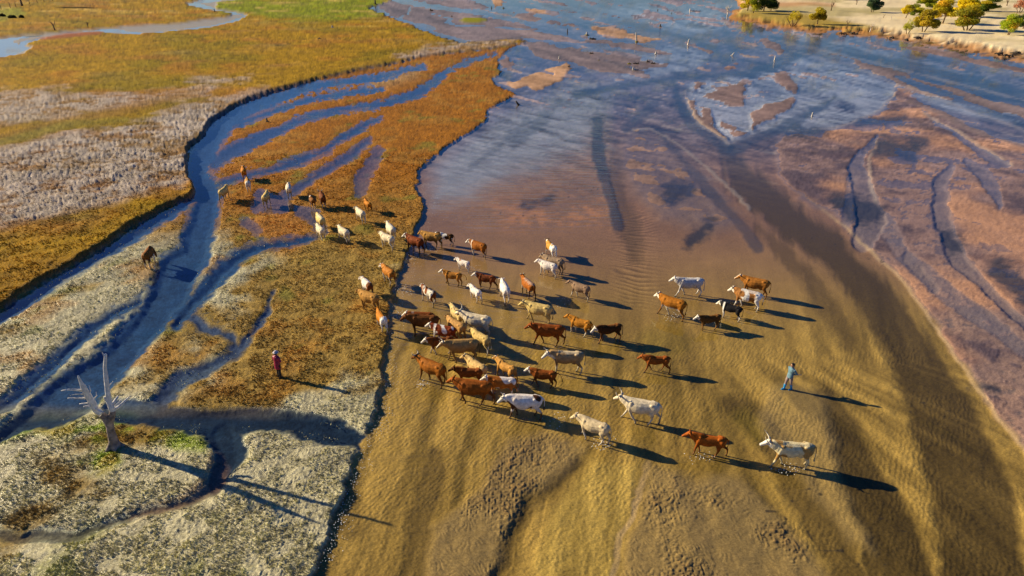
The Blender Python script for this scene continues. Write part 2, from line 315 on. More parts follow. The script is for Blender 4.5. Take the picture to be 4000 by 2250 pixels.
        if kind=='salmon':
            C=mixc(C,(.10,.075,.10),m*ss(-.1,.5,.8*n8+.7*n2+.3*n05+.5*stk)*.9); C=mixc(C,(.55,.30,.18),m*ss(.05,.65,fbm(x,y,8,3,90)+.10*n05)*.8); C=C*(1+.12*(m*n05)[:,None]+.12*(m*n01)[:,None])
            C=mixc(C,(.13,.10,.12),m*ss(.35,.6,n05)*.5*ss(600,1300,V))
            wet=np.where(m>.5,.35,wet)
        elif kind=='sand': wet=wet*(1-m)+.05*m
        elif kind=='ripple':
            C=mixc(C,(.19,.12,.05),m*ss(.15,.7,n2+.4*n8)*.5); wet=wet*(1-m)+.35*m
        else: wet=wet*(1-m)+.45*m
    for dep,pts in BARCH:
        m=ss(-5,10,stroke(U,V,pts)); h=h-dep*m*.75
        C=mixc(C,(.30,.22,.21),m*.7); wet=wet*(1-m)+.8*m
    C=C*(1+.35*(stk*stc)[:,None]+.16*n05[:,None]*stc[:,None])
    for pts in FARPALE:
        sf=18 if pts[0][1]<600 else 60; m=ss(-sf,sf,poly(U,V,pts,90)+(.35*sf)*n2+6*stk+.15*sf*n8)*ss(-.8,.3,stk+.4); C=mixc(C,(.46,.46,.54) if sf<20 else (.36,.36,.44),m*.9*(h<.01))
    for k_,pts in FARDARK:
        m=ss(-9,7,stroke(U,V,pts)+6*n2+10*stk*stc+4*n8)*k_*(.75+.25*ss(-.4,.3,n8))
        C=mixc(C,(.045,.055,.08),m*.92); h=raise_to(h,-.07,m)
    C=C*(1+.5*(fbm(su/10,sv,7,3,79)*stc*(h<.03))[:,None])
    for pts in FARLINE:
        m=ss(-5,3,stroke(U,V,pts,30)+2.5*n2+2*n05); C=mixc(C,(.58,.45,.36),m*.5); h=h+.02*m
    for pts in FARW:
        m=ss(-3,5,stroke(U,V,pts,30)+2*n8); h=raise_to(h,-.09,m)
    for pts in DMUD:
        m=ss(-24,14,stroke(U,V,pts)+16*n2+16*n05+10*stk); C=mixc(C,(.045,.045,.055),m*.85); wet=wet*(1-m)+.8*m
        h=h-.02*m
    # lit rim along the right flats
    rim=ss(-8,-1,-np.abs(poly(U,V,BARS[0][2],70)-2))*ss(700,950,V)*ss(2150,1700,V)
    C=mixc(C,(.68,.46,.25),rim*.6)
    # droppings and flotsam specks
    C=mixc(C,(.05,.04,.03),ss(.80,.9,noise(x,y,.33,77)*ss(-.2,.6,noise(x,y,7,78)))*.8*(V>700))
    # green islet
    m=ss(-3,3,poly(U,V,Z2([(880,148),(930,130),(1000,126),(1080,138),(1090,152),(1020,165),(940,160)])))
    h=raise_to(h,.3,m); C=mixc(C,(.26,.26,.02),m); wet=wet*(1-m)
    veg=np.zeros_like(x)
    # ------------------------------------------------ terrace of the left side
    tsd=poly(U,V,TERR,200,False)
    sm=tsd/s
    T=ss(-.05,.16,sm+.13*n05+.04*n01)
    nearT=ss(900,1500,V)
    wetn=np.zeros_like(x)
    lowl=ss(40,-40,poly(U,V,[(760,760),(900,720),(940,1000),(1000,1150),(900,1400),(560,1640),(300,1700),(-300,1800),(-300,1300),(300,1000)],200)*-1)  # soggy left reach
    th=.075+.045*n2+.02*n8+(.055*(clod-.42)+.02*n05)-.02*lowl
    for dep,pts in STREAMS:
        wf=1.0 if (dep>.25 or dep==.16) else (.55 if dep==.12 else .80); pts=[(a,b_,c*wf) for a,b_,c in pts]
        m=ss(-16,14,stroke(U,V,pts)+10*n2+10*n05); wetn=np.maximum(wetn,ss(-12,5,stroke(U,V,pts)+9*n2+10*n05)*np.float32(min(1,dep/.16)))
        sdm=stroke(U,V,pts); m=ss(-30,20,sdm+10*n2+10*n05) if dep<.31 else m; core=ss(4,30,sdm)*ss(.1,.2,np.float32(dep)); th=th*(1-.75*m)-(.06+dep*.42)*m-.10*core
    swamp=ss(-.1,.6,n8+.6*n2)*ss(1050,600,V)*.055*ss(300,700,V); th=th-swamp
    th=np.where(V<420,th+.05*(1-wetn),th)
    g_or=np.array([.36,.145,.012]); g_br=np.array([.33,.22,.055]); g_gy=np.array([.45,.42,.265]); g_gn=np.array([.20,.21,.025])
    TC=np.repeat(g_or[None,:].astype(np.float32),len(x),0)
    TC=mixc(TC,g_br,ss(650,1000,V+60*n8))
    dry=poly(U,V,[(1230,930),(1530,1080),(1510,1200),(1400,1250),(1250,1120),(1180,1050)],200)
    right=ss(-60,60,dry)
    greym=ss(.05,.5,n8*.7+.5*n2+.9*lowl+1.2*ss(1500,1800,V)-.35*ss(900,1100,U)*ss(1700,1450,V)-.25)
    greym=np.maximum(greym,ss(-50,40,stroke(U,V,[(760,1480,90),(900,1180,60),(1050,1000,40)]))*.85*ss(-.5,.2,n2))
    TC=mixc(TC,g_gy,greym*ss(860,1000,V))
    TC=mixc(TC,(.39,.20,.035),ss(.15,.6,fbm(x,y,3,3,101))*ss(1650,1500,V)*.65)
    TC=mixc(TC,(.40,.17,.03),ss(-40,30,stroke(U,V,[(1040,840,90),(1120,900,80)]))*.8)
    TC=mixc(TC,(.42,.30,.16),ss(-30,20,stroke(U,V,[(1620,290,14),(1450,330,18)]))*.6)
    gt=np.maximum(ss(-26,20,stroke(U,V,[(455,1640,34),(560,1680,46),(700,1720,44),(790,1742,26)])),ss(-40,30,stroke(U,V,[(40,1690,30),(180,1650,34),(300,1700,44),(400,1690,40)])))*ss(-.55,.1,n2+.5*n05)
    gt=np.maximum(gt,ss(-30,20,stroke(U,V,[(290,1885,40),(345,1850,44),(420,1800,40)]))*ss(-.7,.0,n2+.4*n05))
    TC=mixc(TC,(.20,.27,.008),gt*.95); TC=mixc(TC,(.36,.22,.03),gt*ss(.2,.7,fbm(x,y,1.2,2,120))*.6)
    TC=mixc(TC,(.18,.20,.03),ss(.45,.9,fbm(x,y,2.4,3,130))*.6)
    # dark pool silt with sky reflection painted in blue, reddish silt in the track
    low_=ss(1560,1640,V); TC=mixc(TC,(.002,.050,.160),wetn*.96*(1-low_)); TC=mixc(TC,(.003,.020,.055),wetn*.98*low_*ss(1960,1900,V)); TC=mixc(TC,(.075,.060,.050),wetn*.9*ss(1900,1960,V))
    TC=mixc(TC,(.24,.13,.08),ss(-30,14,stroke(U,V,[(850,1800,22),(870,1870,28),(700,1975,14),(520,2010,12)]))*.6)
    TC=TC*(1+.28*n05[:,None]+.32*n01[:,None]+.12*n2[:,None])
    hT=th
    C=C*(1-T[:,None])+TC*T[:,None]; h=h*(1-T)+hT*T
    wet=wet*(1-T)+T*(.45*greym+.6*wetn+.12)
    veg=np.maximum(veg,T*(1-wetn)*(1-.50*greym))
    # ------------------------------------------------ meadow above the cut bank
    msd=poly(U,V,MEADOW,200,False); sm=msd/s
    M=ss(-.12,.16,sm+.10*n05+.05*n2)
    tip=ss(1200,2000,U)
    mh=(.40-.22*tip)+.05*n2+.08*n8+.08*(clod-.4)+.05*fbm(x,y,1.1,2,190)
    MC=np.repeat(np.array([[.38,.225,.007]],np.float32),len(x),0)
    MC=mixc(MC,(.23,.18,.006),ss(-.1,.6,fbm(x,y,14,3,140))*.7)
    MC=mixc(MC,(.42,.17,.018),ss(.0,.7,fbm(x,y,9,3,141))*.6)
    MC=mixc(MC,(.24,.28,.004),ss(.0,.5,ss(-40,30,stroke(U,V,[(880,20,30),(1100,40,36),(1400,30,50),(1500,20,30)]))*.9+.4*n8-.2))
    MC=mixc(MC,(.27,.30,.03),ss(-10,10,stroke(U,V,[(0,60,30),(80,50,16)],30))*.8)
    MC=mixc(MC,(.66,.46,.12),ss(.2,.8,fbm(x*.6,y*1.6,6,3,143))*.6*ss(180,20,V))
    grey=np.zeros_like(x)
    for pts,a in (([(-400,700),(0,600),(276,530),(497,497),(607,464),(718,431),(856,398),(966,387),(906,422),(817,497),(784,541),(734,607),(742,690),(700,740),(560,775),(300,835),(0,905),(-400,1000)],1.),
                  (Z1([(-500,700),(0,680),(450,660),(500,700),(1000,690),(1500,640),(1500,670),(1000,745),(600,810),(0,910),(-500,960)]),.9),
                  (Z1([(1330,592),(1500,565),(1760,570),(1700,602),(1400,612)]),.8),
                  (Z1([(1300,770),(1550,722),(1750,690),(1900,650),(1900,665),(1650,760),(1450,860)]),.7),
                  (Z2([(430,400),(600,385),(700,345),(850,315),(1100,290),(1280,300),(1250,320),(1000,330),(850,350),(640,405),(460,420)]),.8)):
        grey=np.maximum(grey,a*ss(-26,26,poly(U,V,pts)+16*n2))
    g2=grey*ss(-.75,.15,n2*.8+.5*n05)
    MC=mixc(MC,(.34,.20,.13),ss(.0,.6,grey+.3*n8)*.6)
    MC=mixc(MC,(.42,.38,.35),g2*.85)
    MC=mixc(MC,(.30,.17,.045),ss(-14,8,stroke(U,V,[(-300,590,14),(0,560,20),(300,480,16),(560,420,14),(800,360,8)]))*.6)
    MC=mixc(MC,(.22,.22,.03),ss(-14,8,stroke(U,V,[(-300,600,10),(0,570,12),(260,500,12),(480,478,8)]))*.55)
    MC=mixc(MC,(.34,.18,.008),ss(940,1050,V+40*n2)*.8)
    MC=MC*(1+.26*n05[:,None]+.26*n01[:,None]+.16*n2[:,None]+.2*fbm(x,y,1.1,2,190)[:,None])
    mh=mh+grey*.16*(clod-.4)
    cs=poly(U,V,CREEK,60); ck=ss(-2,3,cs+1.5*n2)
    MC=mixc(MC,(.36,.33,.29),ck); mh=raise_to(mh,.035+.01*n2,ck)
    redst=ss(-8,5,stroke(U,V,Z1([(280,285,6),(480,255,10),(700,240,5)]),30)); MC=mixc(MC,(.36,.12,.05),redst*(1-.0*ck)); mh=mh*(1-redst*ck)+.12*redst*ck
    cw=np.zeros_like(x)
    for pts in CREEKW: cw=np.maximum(cw,ss(-2,3,stroke(U,V,pts,30)))
    mh=raise_to(mh,-.05,cw*ck)
    C=C*(1-M[:,None])+MC*M[:,None]; h=h*(1-M)+mh*M; wet=wet*(1-M)+M*(.25*ck+.05)
    veg=veg*(1-M)+M*(1-ck)*(1-.5*g2)
    # cut face of the bank: bare dark earth
    face=ss(.34,.0,np.abs(sm-.02))*(h>.05)*ss(60,20,msd)*(V>150); C=mixc(C,(.10,.065,.035),np.clip(face,0,1)*.7)
    # ------------------------------------------------ far right bank with the trees
    fsd=poly(U,V,FARBANK,200,False); fm=fsd/s
    F=ss(-.3,.5,fm+.5*n2+.3*n05)
    fh=.12+.50*ss(1.0,2.0,fm+.5*n2+.4*n05)+.20*n8+.06*n2
    FC=np.repeat(np.array([[.86,.72,.46]],np.float32),len(x),0)
    FC=FC*(1+.12*n8[:,None]+.10*n2[:,None])
    gw=ss(-14,14,poly(U,V,[(2840,42),(3000,44),(3150,62),(3300,88),(3420,118),(3460,140),(3250,142),(3060,120),(2840,82)])+6*n8)
    FC=mixc(FC,(.38,.27,.03),gw*.9)
    gw2=ss(.1,.6,fbm(x,y,18,3,160)+.25*ss(3500,3300,U)); FC=mixc(FC,(.44,.38,.16),gw2*.75)
    FC=mixc(FC,(.55,.22,.08),ss(-8,6,stroke(U,V,[(2890,20,10),(2990,25,10),(3190,22,6),(3260,26,4)],30))*.6)
    lowb=ss(2.2,.8,fm+.8*n2)
    FC=mixc(FC,(.46,.21,.07),lowb*.9); FC=mixc(FC,(.07,.045,.02),lowb*ss(.25,.6,fbm(x,y,1.6,2,161))*.8)
    C=C*(1-F[:,None])+FC*F[:,None]; h=h*(1-F)+fh*F; wet=wet*(1-F); veg=np.maximum(veg,F*.2)
    # rolling ground beyond the picture
    dist=ss(600,3000,r); h=h+dist*(3+4*n30); 
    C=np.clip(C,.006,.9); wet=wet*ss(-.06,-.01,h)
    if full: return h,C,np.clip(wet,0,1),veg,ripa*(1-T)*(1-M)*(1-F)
    return h,C,np.clip(wet,0,1),veg
def ground_z(x,y):
    return float(terrain(np.array([x]),np.array([y]),False)[0][0])
def place(u,v):
    """plan point whose land surface shows at survey point u,v"""
    z=0
    for i in range(4):
        x,y=from_sheet(u,v,z); z=ground_z(x,y)
    return x,y,z
# ---------------------------------------------------------------- helpers
def link_mesh(name,verts,faces,mat=None,parent=None,smooth=True):
    me=bpy.data.meshes.new(name); me.from_pydata([tuple(v) for v in verts],[],faces); me.update()
    if smooth: me.polygons.foreach_set('use_smooth',np.ones(len(me.polygons),bool))
    if mat: me.materials.append(mat)
    o=bpy.data.objects.new(name,me); COL.objects.link(o)
    if parent: o.parent=parent
    return o
def thing(name,label,cat,loc=(0,0,0),rz=0,group=None):
    o=bpy.data.objects.new(name,None); o.empty_display_size=.3; COL.objects.link(o)
    o.location=loc; o.rotation_euler=(0,0,rz); o['label']=label; o['category']=cat
    if group: o['group']=group
    return o
def tag(o,label,cat,group=None):
    o['label']=label; o['category']=cat
    if group: o['group']=group
    return o
class MB:
    def __init__(s): s.v=[]; s.f=[]
    def loft(s,rings,n=10,caps=True):
        """rings: (centre, half width, half height, side axis, up axis)"""
        b=len(s.v)
        for c,w_,h_,ax,ay in rings:
            for k in range(n):
                a=2*math.pi*k/n; s.v.append(c+ax*(w_*math.cos(a))+ay*(h_*math.sin(a)))
        m=len(rings)
        for i in range(m-1):
            for k in range(n):
                k2=(k+1)%n; s.f.append((b+i*n+k,b+i*n+k2,b+(i+1)*n+k2,b+(i+1)*n+k))
        if caps:
            s.f.append(tuple(b+k for k in range(n))[::-1]); s.f.append(tuple(b+(m-1)*n+k for k in range(n)))
    def tube(s,pts,radii,n=8,flat=1.0,side=None):
        rings=[]; P=[Vector(p) for p in pts]
        prev=None
        for i,p in enumerate(P):
            d=(P[min(i+1,len(P)-1)]-P[max(i-1,0)]).normalized()
            if side is not None: ax=Vector(side)
            elif prev is None: ax=Vector((0,1,0)) if abs(d.y)<.8 else Vector((1,0,0))
            else: ax=prev
            ax=(ax-d*ax.dot(d)).normalized(); ay=d.cross(ax); prev=ax
            r=radii[i]; rw,rh=(r if isinstance(r,tuple) else (r,r*flat))
            rings.append((p,rw,rh,ax,ay))
        s.loft(rings,n)
    def ball(s,c,rx,ry,rz_,n=8):
        c=Vector(c); rr=[]
        for i in range(1,n):
            a=math.pi*i/n; rr.append((c+Vector((0,0,-math.cos(a)*rz_)),rx*math.sin(a),ry*math.sin(a),Vector((1,0,0)),Vector((0,1,0))))
        s.loft(rr,n+2)
    def build(s,name,mat,parent=None,smooth=True): return link_mesh(name,s.v,s.f,mat,parent,smooth)
    def fused(s,name,voxel,mat,parent=None,smooth_it=3):
        """one continuous skin over all the lofts"""
        me=bpy.data.meshes.new('tmp'); me.from_pydata([tuple(v) for v in s.v],[],s.f); me.update()
        o=bpy.data.objects.new('tmp',me); COL.objects.link(o)
        m=o.modifiers.new('r','REMESH'); m.mode='VOXEL'; m.voxel_size=voxel; m.use_smooth_shade=True
        if smooth_it:
            q=o.modifiers.new('s','SMOOTH'); q.iterations=smooth_it; q.factor=.45
        dg=bpy.context.evaluated_depsgraph_get(); dg.update()
        me2=bpy.data.meshes.new_from_object(o.evaluated_get(dg)); me2.name=name
        bpy.data.objects.remove(o); bpy.data.meshes.remove(me)
        me2.materials.clear(); me2.materials.append(mat)
        me2.polygons.foreach_set('use_smooth',np.ones(len(me2.polygons),bool))
        ob=bpy.data.objects.new(name,me2); COL.objects.link(ob)
        if parent: ob.parent=parent
        return ob
def nodes(name):
    m=bpy.data.materials.new(name); m.use_nodes=True; t=m.node_tree
    return m,t,t.nodes['Principled BSDF'],t.nodes['Material Output']
def plain(name,col,rough=.8,var=.15,scale=6.,spec=.3,bump=0.,bscale=30.,coat=0.):
    m,t,b,o=nodes(name); N=t.nodes; L=t.links
    tc=N.new('ShaderNodeTexCoord'); n=N.new('ShaderNodeTexNoise'); n.inputs['Scale'].default_value=scale; n.inputs['Detail'].default_value=4
    L.new(tc.outputs['Object'],n.inputs['Vector'])
    mp=N.new('ShaderNodeMapRange'); mp.inputs['To Min'].default_value=1-var*1.6; mp.inputs['To Max'].default_value=1+var*1.6
    mp.inputs['From Min'].default_value=.3; mp.inputs['From Max'].default_value=.7
    L.new(n.outputs['Fac'],mp.inputs['Value'])
    mx=N.new('ShaderNodeVectorMath'); mx.operation='SCALE'; mx.inputs[0].default_value=col[:3]; L.new(mp.outputs[0],mx.inputs['Scale'])
    L.new(mx.outputs[0],b.inputs['Base Color']); b.inputs['Roughness'].default_value=rough; b.inputs['Specular IOR Level'].default_value=spec
    b.inputs['Coat Weight'].default_value=coat
    if bump:
        n2=N.new('ShaderNodeTexNoise'); n2.inputs['Scale'].default_value=bscale; n2.inputs['Detail'].default_value=5; L.new(tc.outputs['Object'],n2.inputs['Vector'])
        bp=N.new('ShaderNodeBump'); bp.inputs['Strength'].default_value=1; bp.inputs['Distance'].default_value=bump; L.new(n2.outputs['Fac'],bp.inputs['Height']); L.new(bp.outputs[0],b.inputs['Normal'])
    return m
# ---------------------------------------------------------------- land sheet
NR,NC=760,1300
q=np.concatenate([np.linspace(1/13.,1/380.,NR-40),1/np.geomspace(390,7000,40)])
rr=(1/q)
th=np.radians(np.linspace(-54,54,NC))
RR,TH=np.meshgrid(rr,th,indexing='ij')
# ring distance measured forward, so the rows lie square to the view valley
GX=(RR*np.tan(TH)*.999).ravel(); GY=RR.ravel().copy()
h_,C_,W_,V_,RP_=terrain(GX,GY)
me=bpy.data.meshes.new('ground')
me.vertices.add(NR*NC); co=np.empty((NR*NC,3),np.float32); co[:,0]=GX; co[:,1]=GY; co[:,2]=h_
me.vertices.foreach_set('co',co.ravel())
ii=np.arange(NR-1)[:,None]*NC+np.arange(NC-1)[None,:]; ii=ii.ravel()
quads=np.stack([ii,ii+1,ii+NC+1,ii+NC],1).astype(np.int32)
me.loops.add(quads.size); me.loops.foreach_set('vertex_index',quads.ravel())
me.polygons.add(len(quads)); me.polygons.foreach_set('loop_start',np.arange(len(quads),dtype=np.int32)*4)
me.update(calc_edges=True)
me.polygons.foreach_set('use_smooth',np.ones(len(quads),bool))
def setcol(me,name,C):
    a=me.attributes.new(name,'FLOAT_COLOR','POINT'); d=np.ones((len(C),4),np.float32); d[:,:3]=C; a.data.foreach_set('color',d.ravel())
def setf(me,name,f):
    a=me.attributes.new(name,'FLOAT','POINT'); a.data.foreach_set('value',np.asarray(f,np.float32))
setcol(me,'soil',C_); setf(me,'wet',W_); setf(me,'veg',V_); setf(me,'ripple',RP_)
ground=bpy.data.objects.new('ground',me); COL.objects.link(ground); ground['kind']='structure'
gm,t,b,o=nodes('river_land'); N=t.nodes; L=t.links
ac=N.new('ShaderNodeAttribute'); ac.attribute_name='soil'; aw=N.new('ShaderNodeAttribute'); aw.attribute_name='wet'; av=N.new('ShaderNodeAttribute'); av.attribute_name='veg'
geo=N.new('ShaderNodeNewGeometry')
n1=N.new('ShaderNodeTexNoise'); n1.inputs['Scale'].default_value=13; n1.inputs['Detail'].default_value=6; n1.inputs['Roughness'].default_value=.8; L.new(geo.outputs['Position'],n1.inputs['Vector'])
n2=N.new('ShaderNodeTexNoise'); n2.inputs['Scale'].default_value=2.6; n2.inputs['Detail'].default_value=5; n2.inputs['Roughness'].default_value=.65; L.new(geo.outputs['Position'],n2.inputs['Vector'])
mp=N.new('ShaderNodeMapRange'); mp.inputs['From Min'].default_value=.32; mp.inputs['From Max'].default_value=.68; mp.inputs['To Min'].default_value=.62; mp.inputs['To Max'].default_value=1.42
L.new(n1.outputs['Fac'],mp.inputs['Value'])
sc=N.new('ShaderNodeVectorMath'); sc.operation='SCALE'; L.new(ac.outputs['Color'],sc.inputs[0]); L.new(mp.outputs[0],sc.inputs['Scale'])
L.new(sc.outputs[0],b.inputs['Base Color'])
b.inputs['Roughness'].default_value=.9; b.inputs['Specular IOR Level'].default_value=.06
ct=N.new('ShaderNodeMath'); ct.operation='MULTIPLY'; ct.inputs[1].default_value=.9; L.new(aw.outputs['Fac'],ct.inputs[0])
L.new(ct.outputs[0],b.inputs['Coat Weight']); b.inputs['Coat Roughness'].default_value=.22; b.inputs['Coat IOR'].default_value=1.38
bd=N.new('ShaderNodeMapRange'); bd.inputs['To Min'].default_value=.018; bd.inputs['To Max'].default_value=.13; L.new(av.outputs['Fac'],bd.inputs['Value'])
ad=N.new('ShaderNodeMath'); ad.operation='MULTIPLY_ADD'; ad.inputs[1].default_value=.6; L.new(n1.outputs['Fac'],ad.inputs[0]); L.new(n2.outputs['Fac'],ad.inputs[2])
ar=N.new('ShaderNodeAttribute'); ar.attribute_name='ripple'
mr=N.new('ShaderNodeMapping'); mr.inputs['Rotation'].default_value=(0,0,R(32)); L.new(geo.outputs['Position'],mr.inputs[0])
wv=N.new('ShaderNodeTexWave'); wv.inputs['Scale'].default_value=1.5; wv.inputs['Distortion'].default_value=8; wv.inputs['Detail'].default_value=3; wv.inputs['Detail Scale'].default_value=.9; wv.inputs['Detail Roughness'].default_value=.6; L.new(mr.outputs[0],wv.inputs['Vector'])
bp0=N.new('ShaderNodeBump'); bp0.inputs['Strength'].default_value=1; L.new(wv.outputs['Fac'],bp0.inputs['Height'])
rd_=N.new('ShaderNodeMath'); rd_.operation='MULTIPLY'; rd_.inputs[1].default_value=.0055; L.new(ar.outputs['Fac'],rd_.inputs[0]); L.new(rd_.outputs[0],bp0.inputs['Distance'])
bp=N.new('ShaderNodeBump'); bp.inputs['Strength'].default_value=1; L.new(ad.outputs[0],bp.inputs['Height']); L.new(bd.outputs[0],bp.inputs['Distance']); L.new(bp0.outputs[0],bp.inputs['Normal'])
L.new(bp.outputs[0],b.inputs['Normal']); L.new(bp.outputs[0],b.inputs['Coat Normal'])
me.materials.append(gm)
# ---------------------------------------------------------------- water sheet
WR,WC=260,420
q=np.concatenate([np.linspace(1/13.,1/380.,WR-20),1/np.geomspace(390,6900,20)])
wr=1/q; wt=np.radians(np.linspace(-54,54,WC)); A_,B_=np.meshgrid(wr,wt,indexing='ij')
wxg=(A_*np.tan(B_)*.998).ravel(); wyg=A_.ravel()
vv=np.stack([wxg,wyg,np.zeros_like(wxg)],1)
Uw,Vw=to_sheet(wxg,wyg)
chop=ss(0,60,poly(Uw,Vw,[(1700,640),(1950,420),(2250,300),(2420,380),(2440,700),(2480,900),(2250,930),(1800,940),(1640,840)]))*1.0
chop=np.maximum(chop,ss(-20,60,poly(Uw,Vw,[(1640,980),(1750,1000),(2300,1300),(2400,1500),(2500,1800),(2400,2300),(1300,2400),(1200,2300),(1500,1500),(1560,1100)]))*.75)
su=Uw*math.cos(.2)+Vw*math.sin(.2); sv=-Uw*math.sin(.2)+Vw*math.cos(.2); stw=fbm(su/9,sv,9,3,75)+.7*fbm(su/7,sv,24,3,76)
chop=np.maximum(chop,.06+.8*ss(.1,.7,stw)*ss(750,400,Vw))
for k_,pts in FARDARK: chop=np.maximum(chop,.35*k_*ss(-14,6,stroke(Uw,Vw,pts)))
wm=bpy.data.meshes.new('river_water')
ii=(np.arange(WR-1)[:,None]*WC+np.arange(WC-1)[None,:]).ravel()
wm.vertices.add(len(vv)); wm.vertices.foreach_set('co',vv.astype(np.float32).ravel())
qd=np.stack([ii,ii+1,ii+WC+1,ii+WC],1).astype(np.int32)
wm.loops.add(qd.size); wm.loops.foreach_set('vertex_index',qd.ravel()); wm.polygons.add(len(qd)); wm.polygons.foreach_set('loop_start',np.arange(len(qd),dtype=np.int32)*4); wm.update(calc_edges=True)
wm.polygons.foreach_set('use_smooth',np.ones(len(qd),bool))
setf(wm,'chop',chop)
water=bpy.data.objects.new('river_water',wm); COL.objects.link(water); water['kind']='structure'
m,t,b,o=nodes('thin_river_water'); N=t.nodes; L=t.links; N.remove(b)
tr=N.new('ShaderNodeBsdfTransparent'); tr.inputs[0].default_value=(.93,.97,.97,1)
gs=N.new('ShaderNodeBsdfGlossy'); gs.inputs['Roughness'].default_value=.05; gs.inputs['Color'].default_value=(1,1,1,1)
geo=N.new('ShaderNodeNewGeometry')
dt=N.new('ShaderNodeVectorMath'); dt.operation='DOT_PRODUCT'; L.new(geo.outputs['Incoming'],dt.inputs[1])
ab=N.new('ShaderNodeMath'); ab.operation='ABSOLUTE'; L.new(dt.outputs['Value'],ab.inputs[0])
om=N.new('ShaderNodeMath'); om.operation='SUBTRACT'; om.inputs[0].default_value=1; om.use_clamp=True; L.new(ab.outputs[0],om.inputs[1])
pw=N.new('ShaderNodeMath'); pw.operation='POWER'; pw.inputs[1].default_value=5; L.new(om.outputs[0],pw.inputs[0])
fr=N.new('ShaderNodeMath'); fr.operation='MULTIPLY_ADD'; fr.inputs[1].default_value=.975; fr.inputs[2].default_value=.022; L.new(pw.outputs[0],fr.inputs[0])
mx=N.new('ShaderNodeMixShader'); L.new(fr.outputs[0],mx.inputs[0]); L.new(tr.outputs[0],mx.inputs[1]); L.new(gs.outputs[0],mx.inputs[2]); L.new(mx.outputs[0],o.inputs[0])
mpg=N.new('ShaderNodeMapping'); mpg.inputs['Scale'].default_value=(.28,1.25,1); mpg.inputs['Rotation'].default_value=(0,0,R(-14)); L.new(geo.outputs['Position'],mpg.inputs[0])
na=N.new('ShaderNodeTexNoise'); na.inputs['Scale'].default_value=1.5; na.inputs['Detail'].default_value=3; L.new(mpg.outputs[0],na.inputs['Vector'])
nb=N.new('ShaderNodeTexNoise'); nb.inputs['Scale'].default_value=7; nb.inputs['Detail'].default_value=4; L.new(geo.outputs['Position'],nb.inputs['Vector'])
ad=N.new('ShaderNodeMath'); ad.operation='MULTIPLY_ADD'; ad.inputs[1].default_value=.25; L.new(nb.outputs['Fac'],ad.inputs[0]); L.new(na.outputs['Fac'],ad.inputs[2])
at=N.new('ShaderNodeAttribute'); at.attribute_name='chop'
dm=N.new('ShaderNodeMath'); dm.operation='MULTIPLY'; dm.inputs[1].default_value=.085; L.new(at.outputs['Fac'],dm.inputs[0])
bp=N.new('ShaderNodeBump'); bp.inputs['Strength'].default_value=1; L.new(ad.outputs[0],bp.inputs['Height']); L.new(dm.outputs[0],bp.inputs['Distance'])
L.new(bp.outputs[0],gs.inputs['Normal']); L.new(bp.outputs[0],dt.inputs[0])
wm.materials.append(m)
print('land done',round(time.time()-T0,1))

# ---------------------------------------------------------------- short grass of the terrace and meadow (ground cover)
rg=np.random.RandomState(4)
NU=150000
gu=rg.uniform(-250,1750,NU); gv=2350-1750*rg.rand(NU)**1.15
gx,gy=from_sheet(gu,gv)
gh,gc,gw_,gvg=terrain(gx,gy,False)
keep=((gvg>rg.rand(NU)*1.0)&(gh>.012)&(fbm(gx,gy,.8,2,300)>-.25))|((gh<.0)&(gh>-.16)&(gc[:,2]>gc[:,0]*2)&(rg.rand(NU)<.14)&(fbm(gx,gy,1.3,2,301)>-.15))
poolt=gh<.0; gc[poolt]=np.array([.50,.47,.36])*rg.uniform(.5,1.2,(poolt.sum(),1)); gh=np.where(poolt,-.01,gh)
gx=gx[keep];gy=gy[keep];gh=gh[keep];gc=gc[keep]; n_=len(gx)
K=3; tot=n_*K
bx=np.repeat(gx,K)+rg.normal(0,.022,tot); by=np.repeat(gy,K)+rg.normal(0,.022,tot); bz=np.repeat(gh,K)
ha=rg.uniform(0,6.283,tot); hh=rg.uniform(.02,.065,tot)*(1+np.hypot(bx,by)/90); wd=rg.uniform(.007,.016,tot)*(1+np.hypot(bx,by)/40); ln=rg.uniform(.0,.8,tot)*hh; la=rg.uniform(0,6.283,tot)
gvv=np.empty((tot,3,3),np.float32)
gvv[:,0]=np.stack([bx-np.cos(ha)*wd,by-np.sin(ha)*wd,bz-.01],1); gvv[:,1]=np.stack([bx+np.cos(ha)*wd,by+np.sin(ha)*wd,bz-.01],1); gvv[:,2]=np.stack([bx+np.cos(la)*ln,by+np.sin(la)*ln,bz+hh],1)
gme=bpy.data.meshes.new('grass'); gme.vertices.add(tot*3); gme.vertices.foreach_set('co',gvv.ravel())
gme.loops.add(tot*3); gme.loops.foreach_set('vertex_index',np.arange(tot*3,dtype=np.int32)); gme.polygons.add(tot); gme.polygons.foreach_set('loop_start',np.arange(tot,dtype=np.int32)*3); gme.update(calc_edges=True)
gcc=np.repeat(gc,K,0)*rg.uniform(.9,1.7,(tot,1))*np.array([[1.0,1.0,.8]])
gy_=np.clip((gcc[:,2]/gcc[:,0]-.35)*4,0,1)*(rg.rand(tot)<.18); gcc=gcc*(1-gy_[:,None])+gy_[:,None]*np.array([[.66,.64,.50]])
setcol(gme,'blade',np.clip(np.repeat(gcc,3,0),.01,.8))
grass=bpy.data.objects.new('grass',gme); COL.objects.link(grass); grass['kind']='stuff'; tag(grass,'short rusty and straw coloured grass over the muddy left bank','grass')
m,t,b,o=nodes('grass_blade'); a_=t.nodes.new('ShaderNodeAttribute'); a_.attribute_name='blade'; t.links.new(a_.outputs['Color'],b.inputs['Base Color']); b.inputs['Roughness'].default_value=.7; b.inputs['Specular IOR Level'].default_value=.3
gme.materials.append(m)
print('grass',n_,round(time.time()-T0,1))
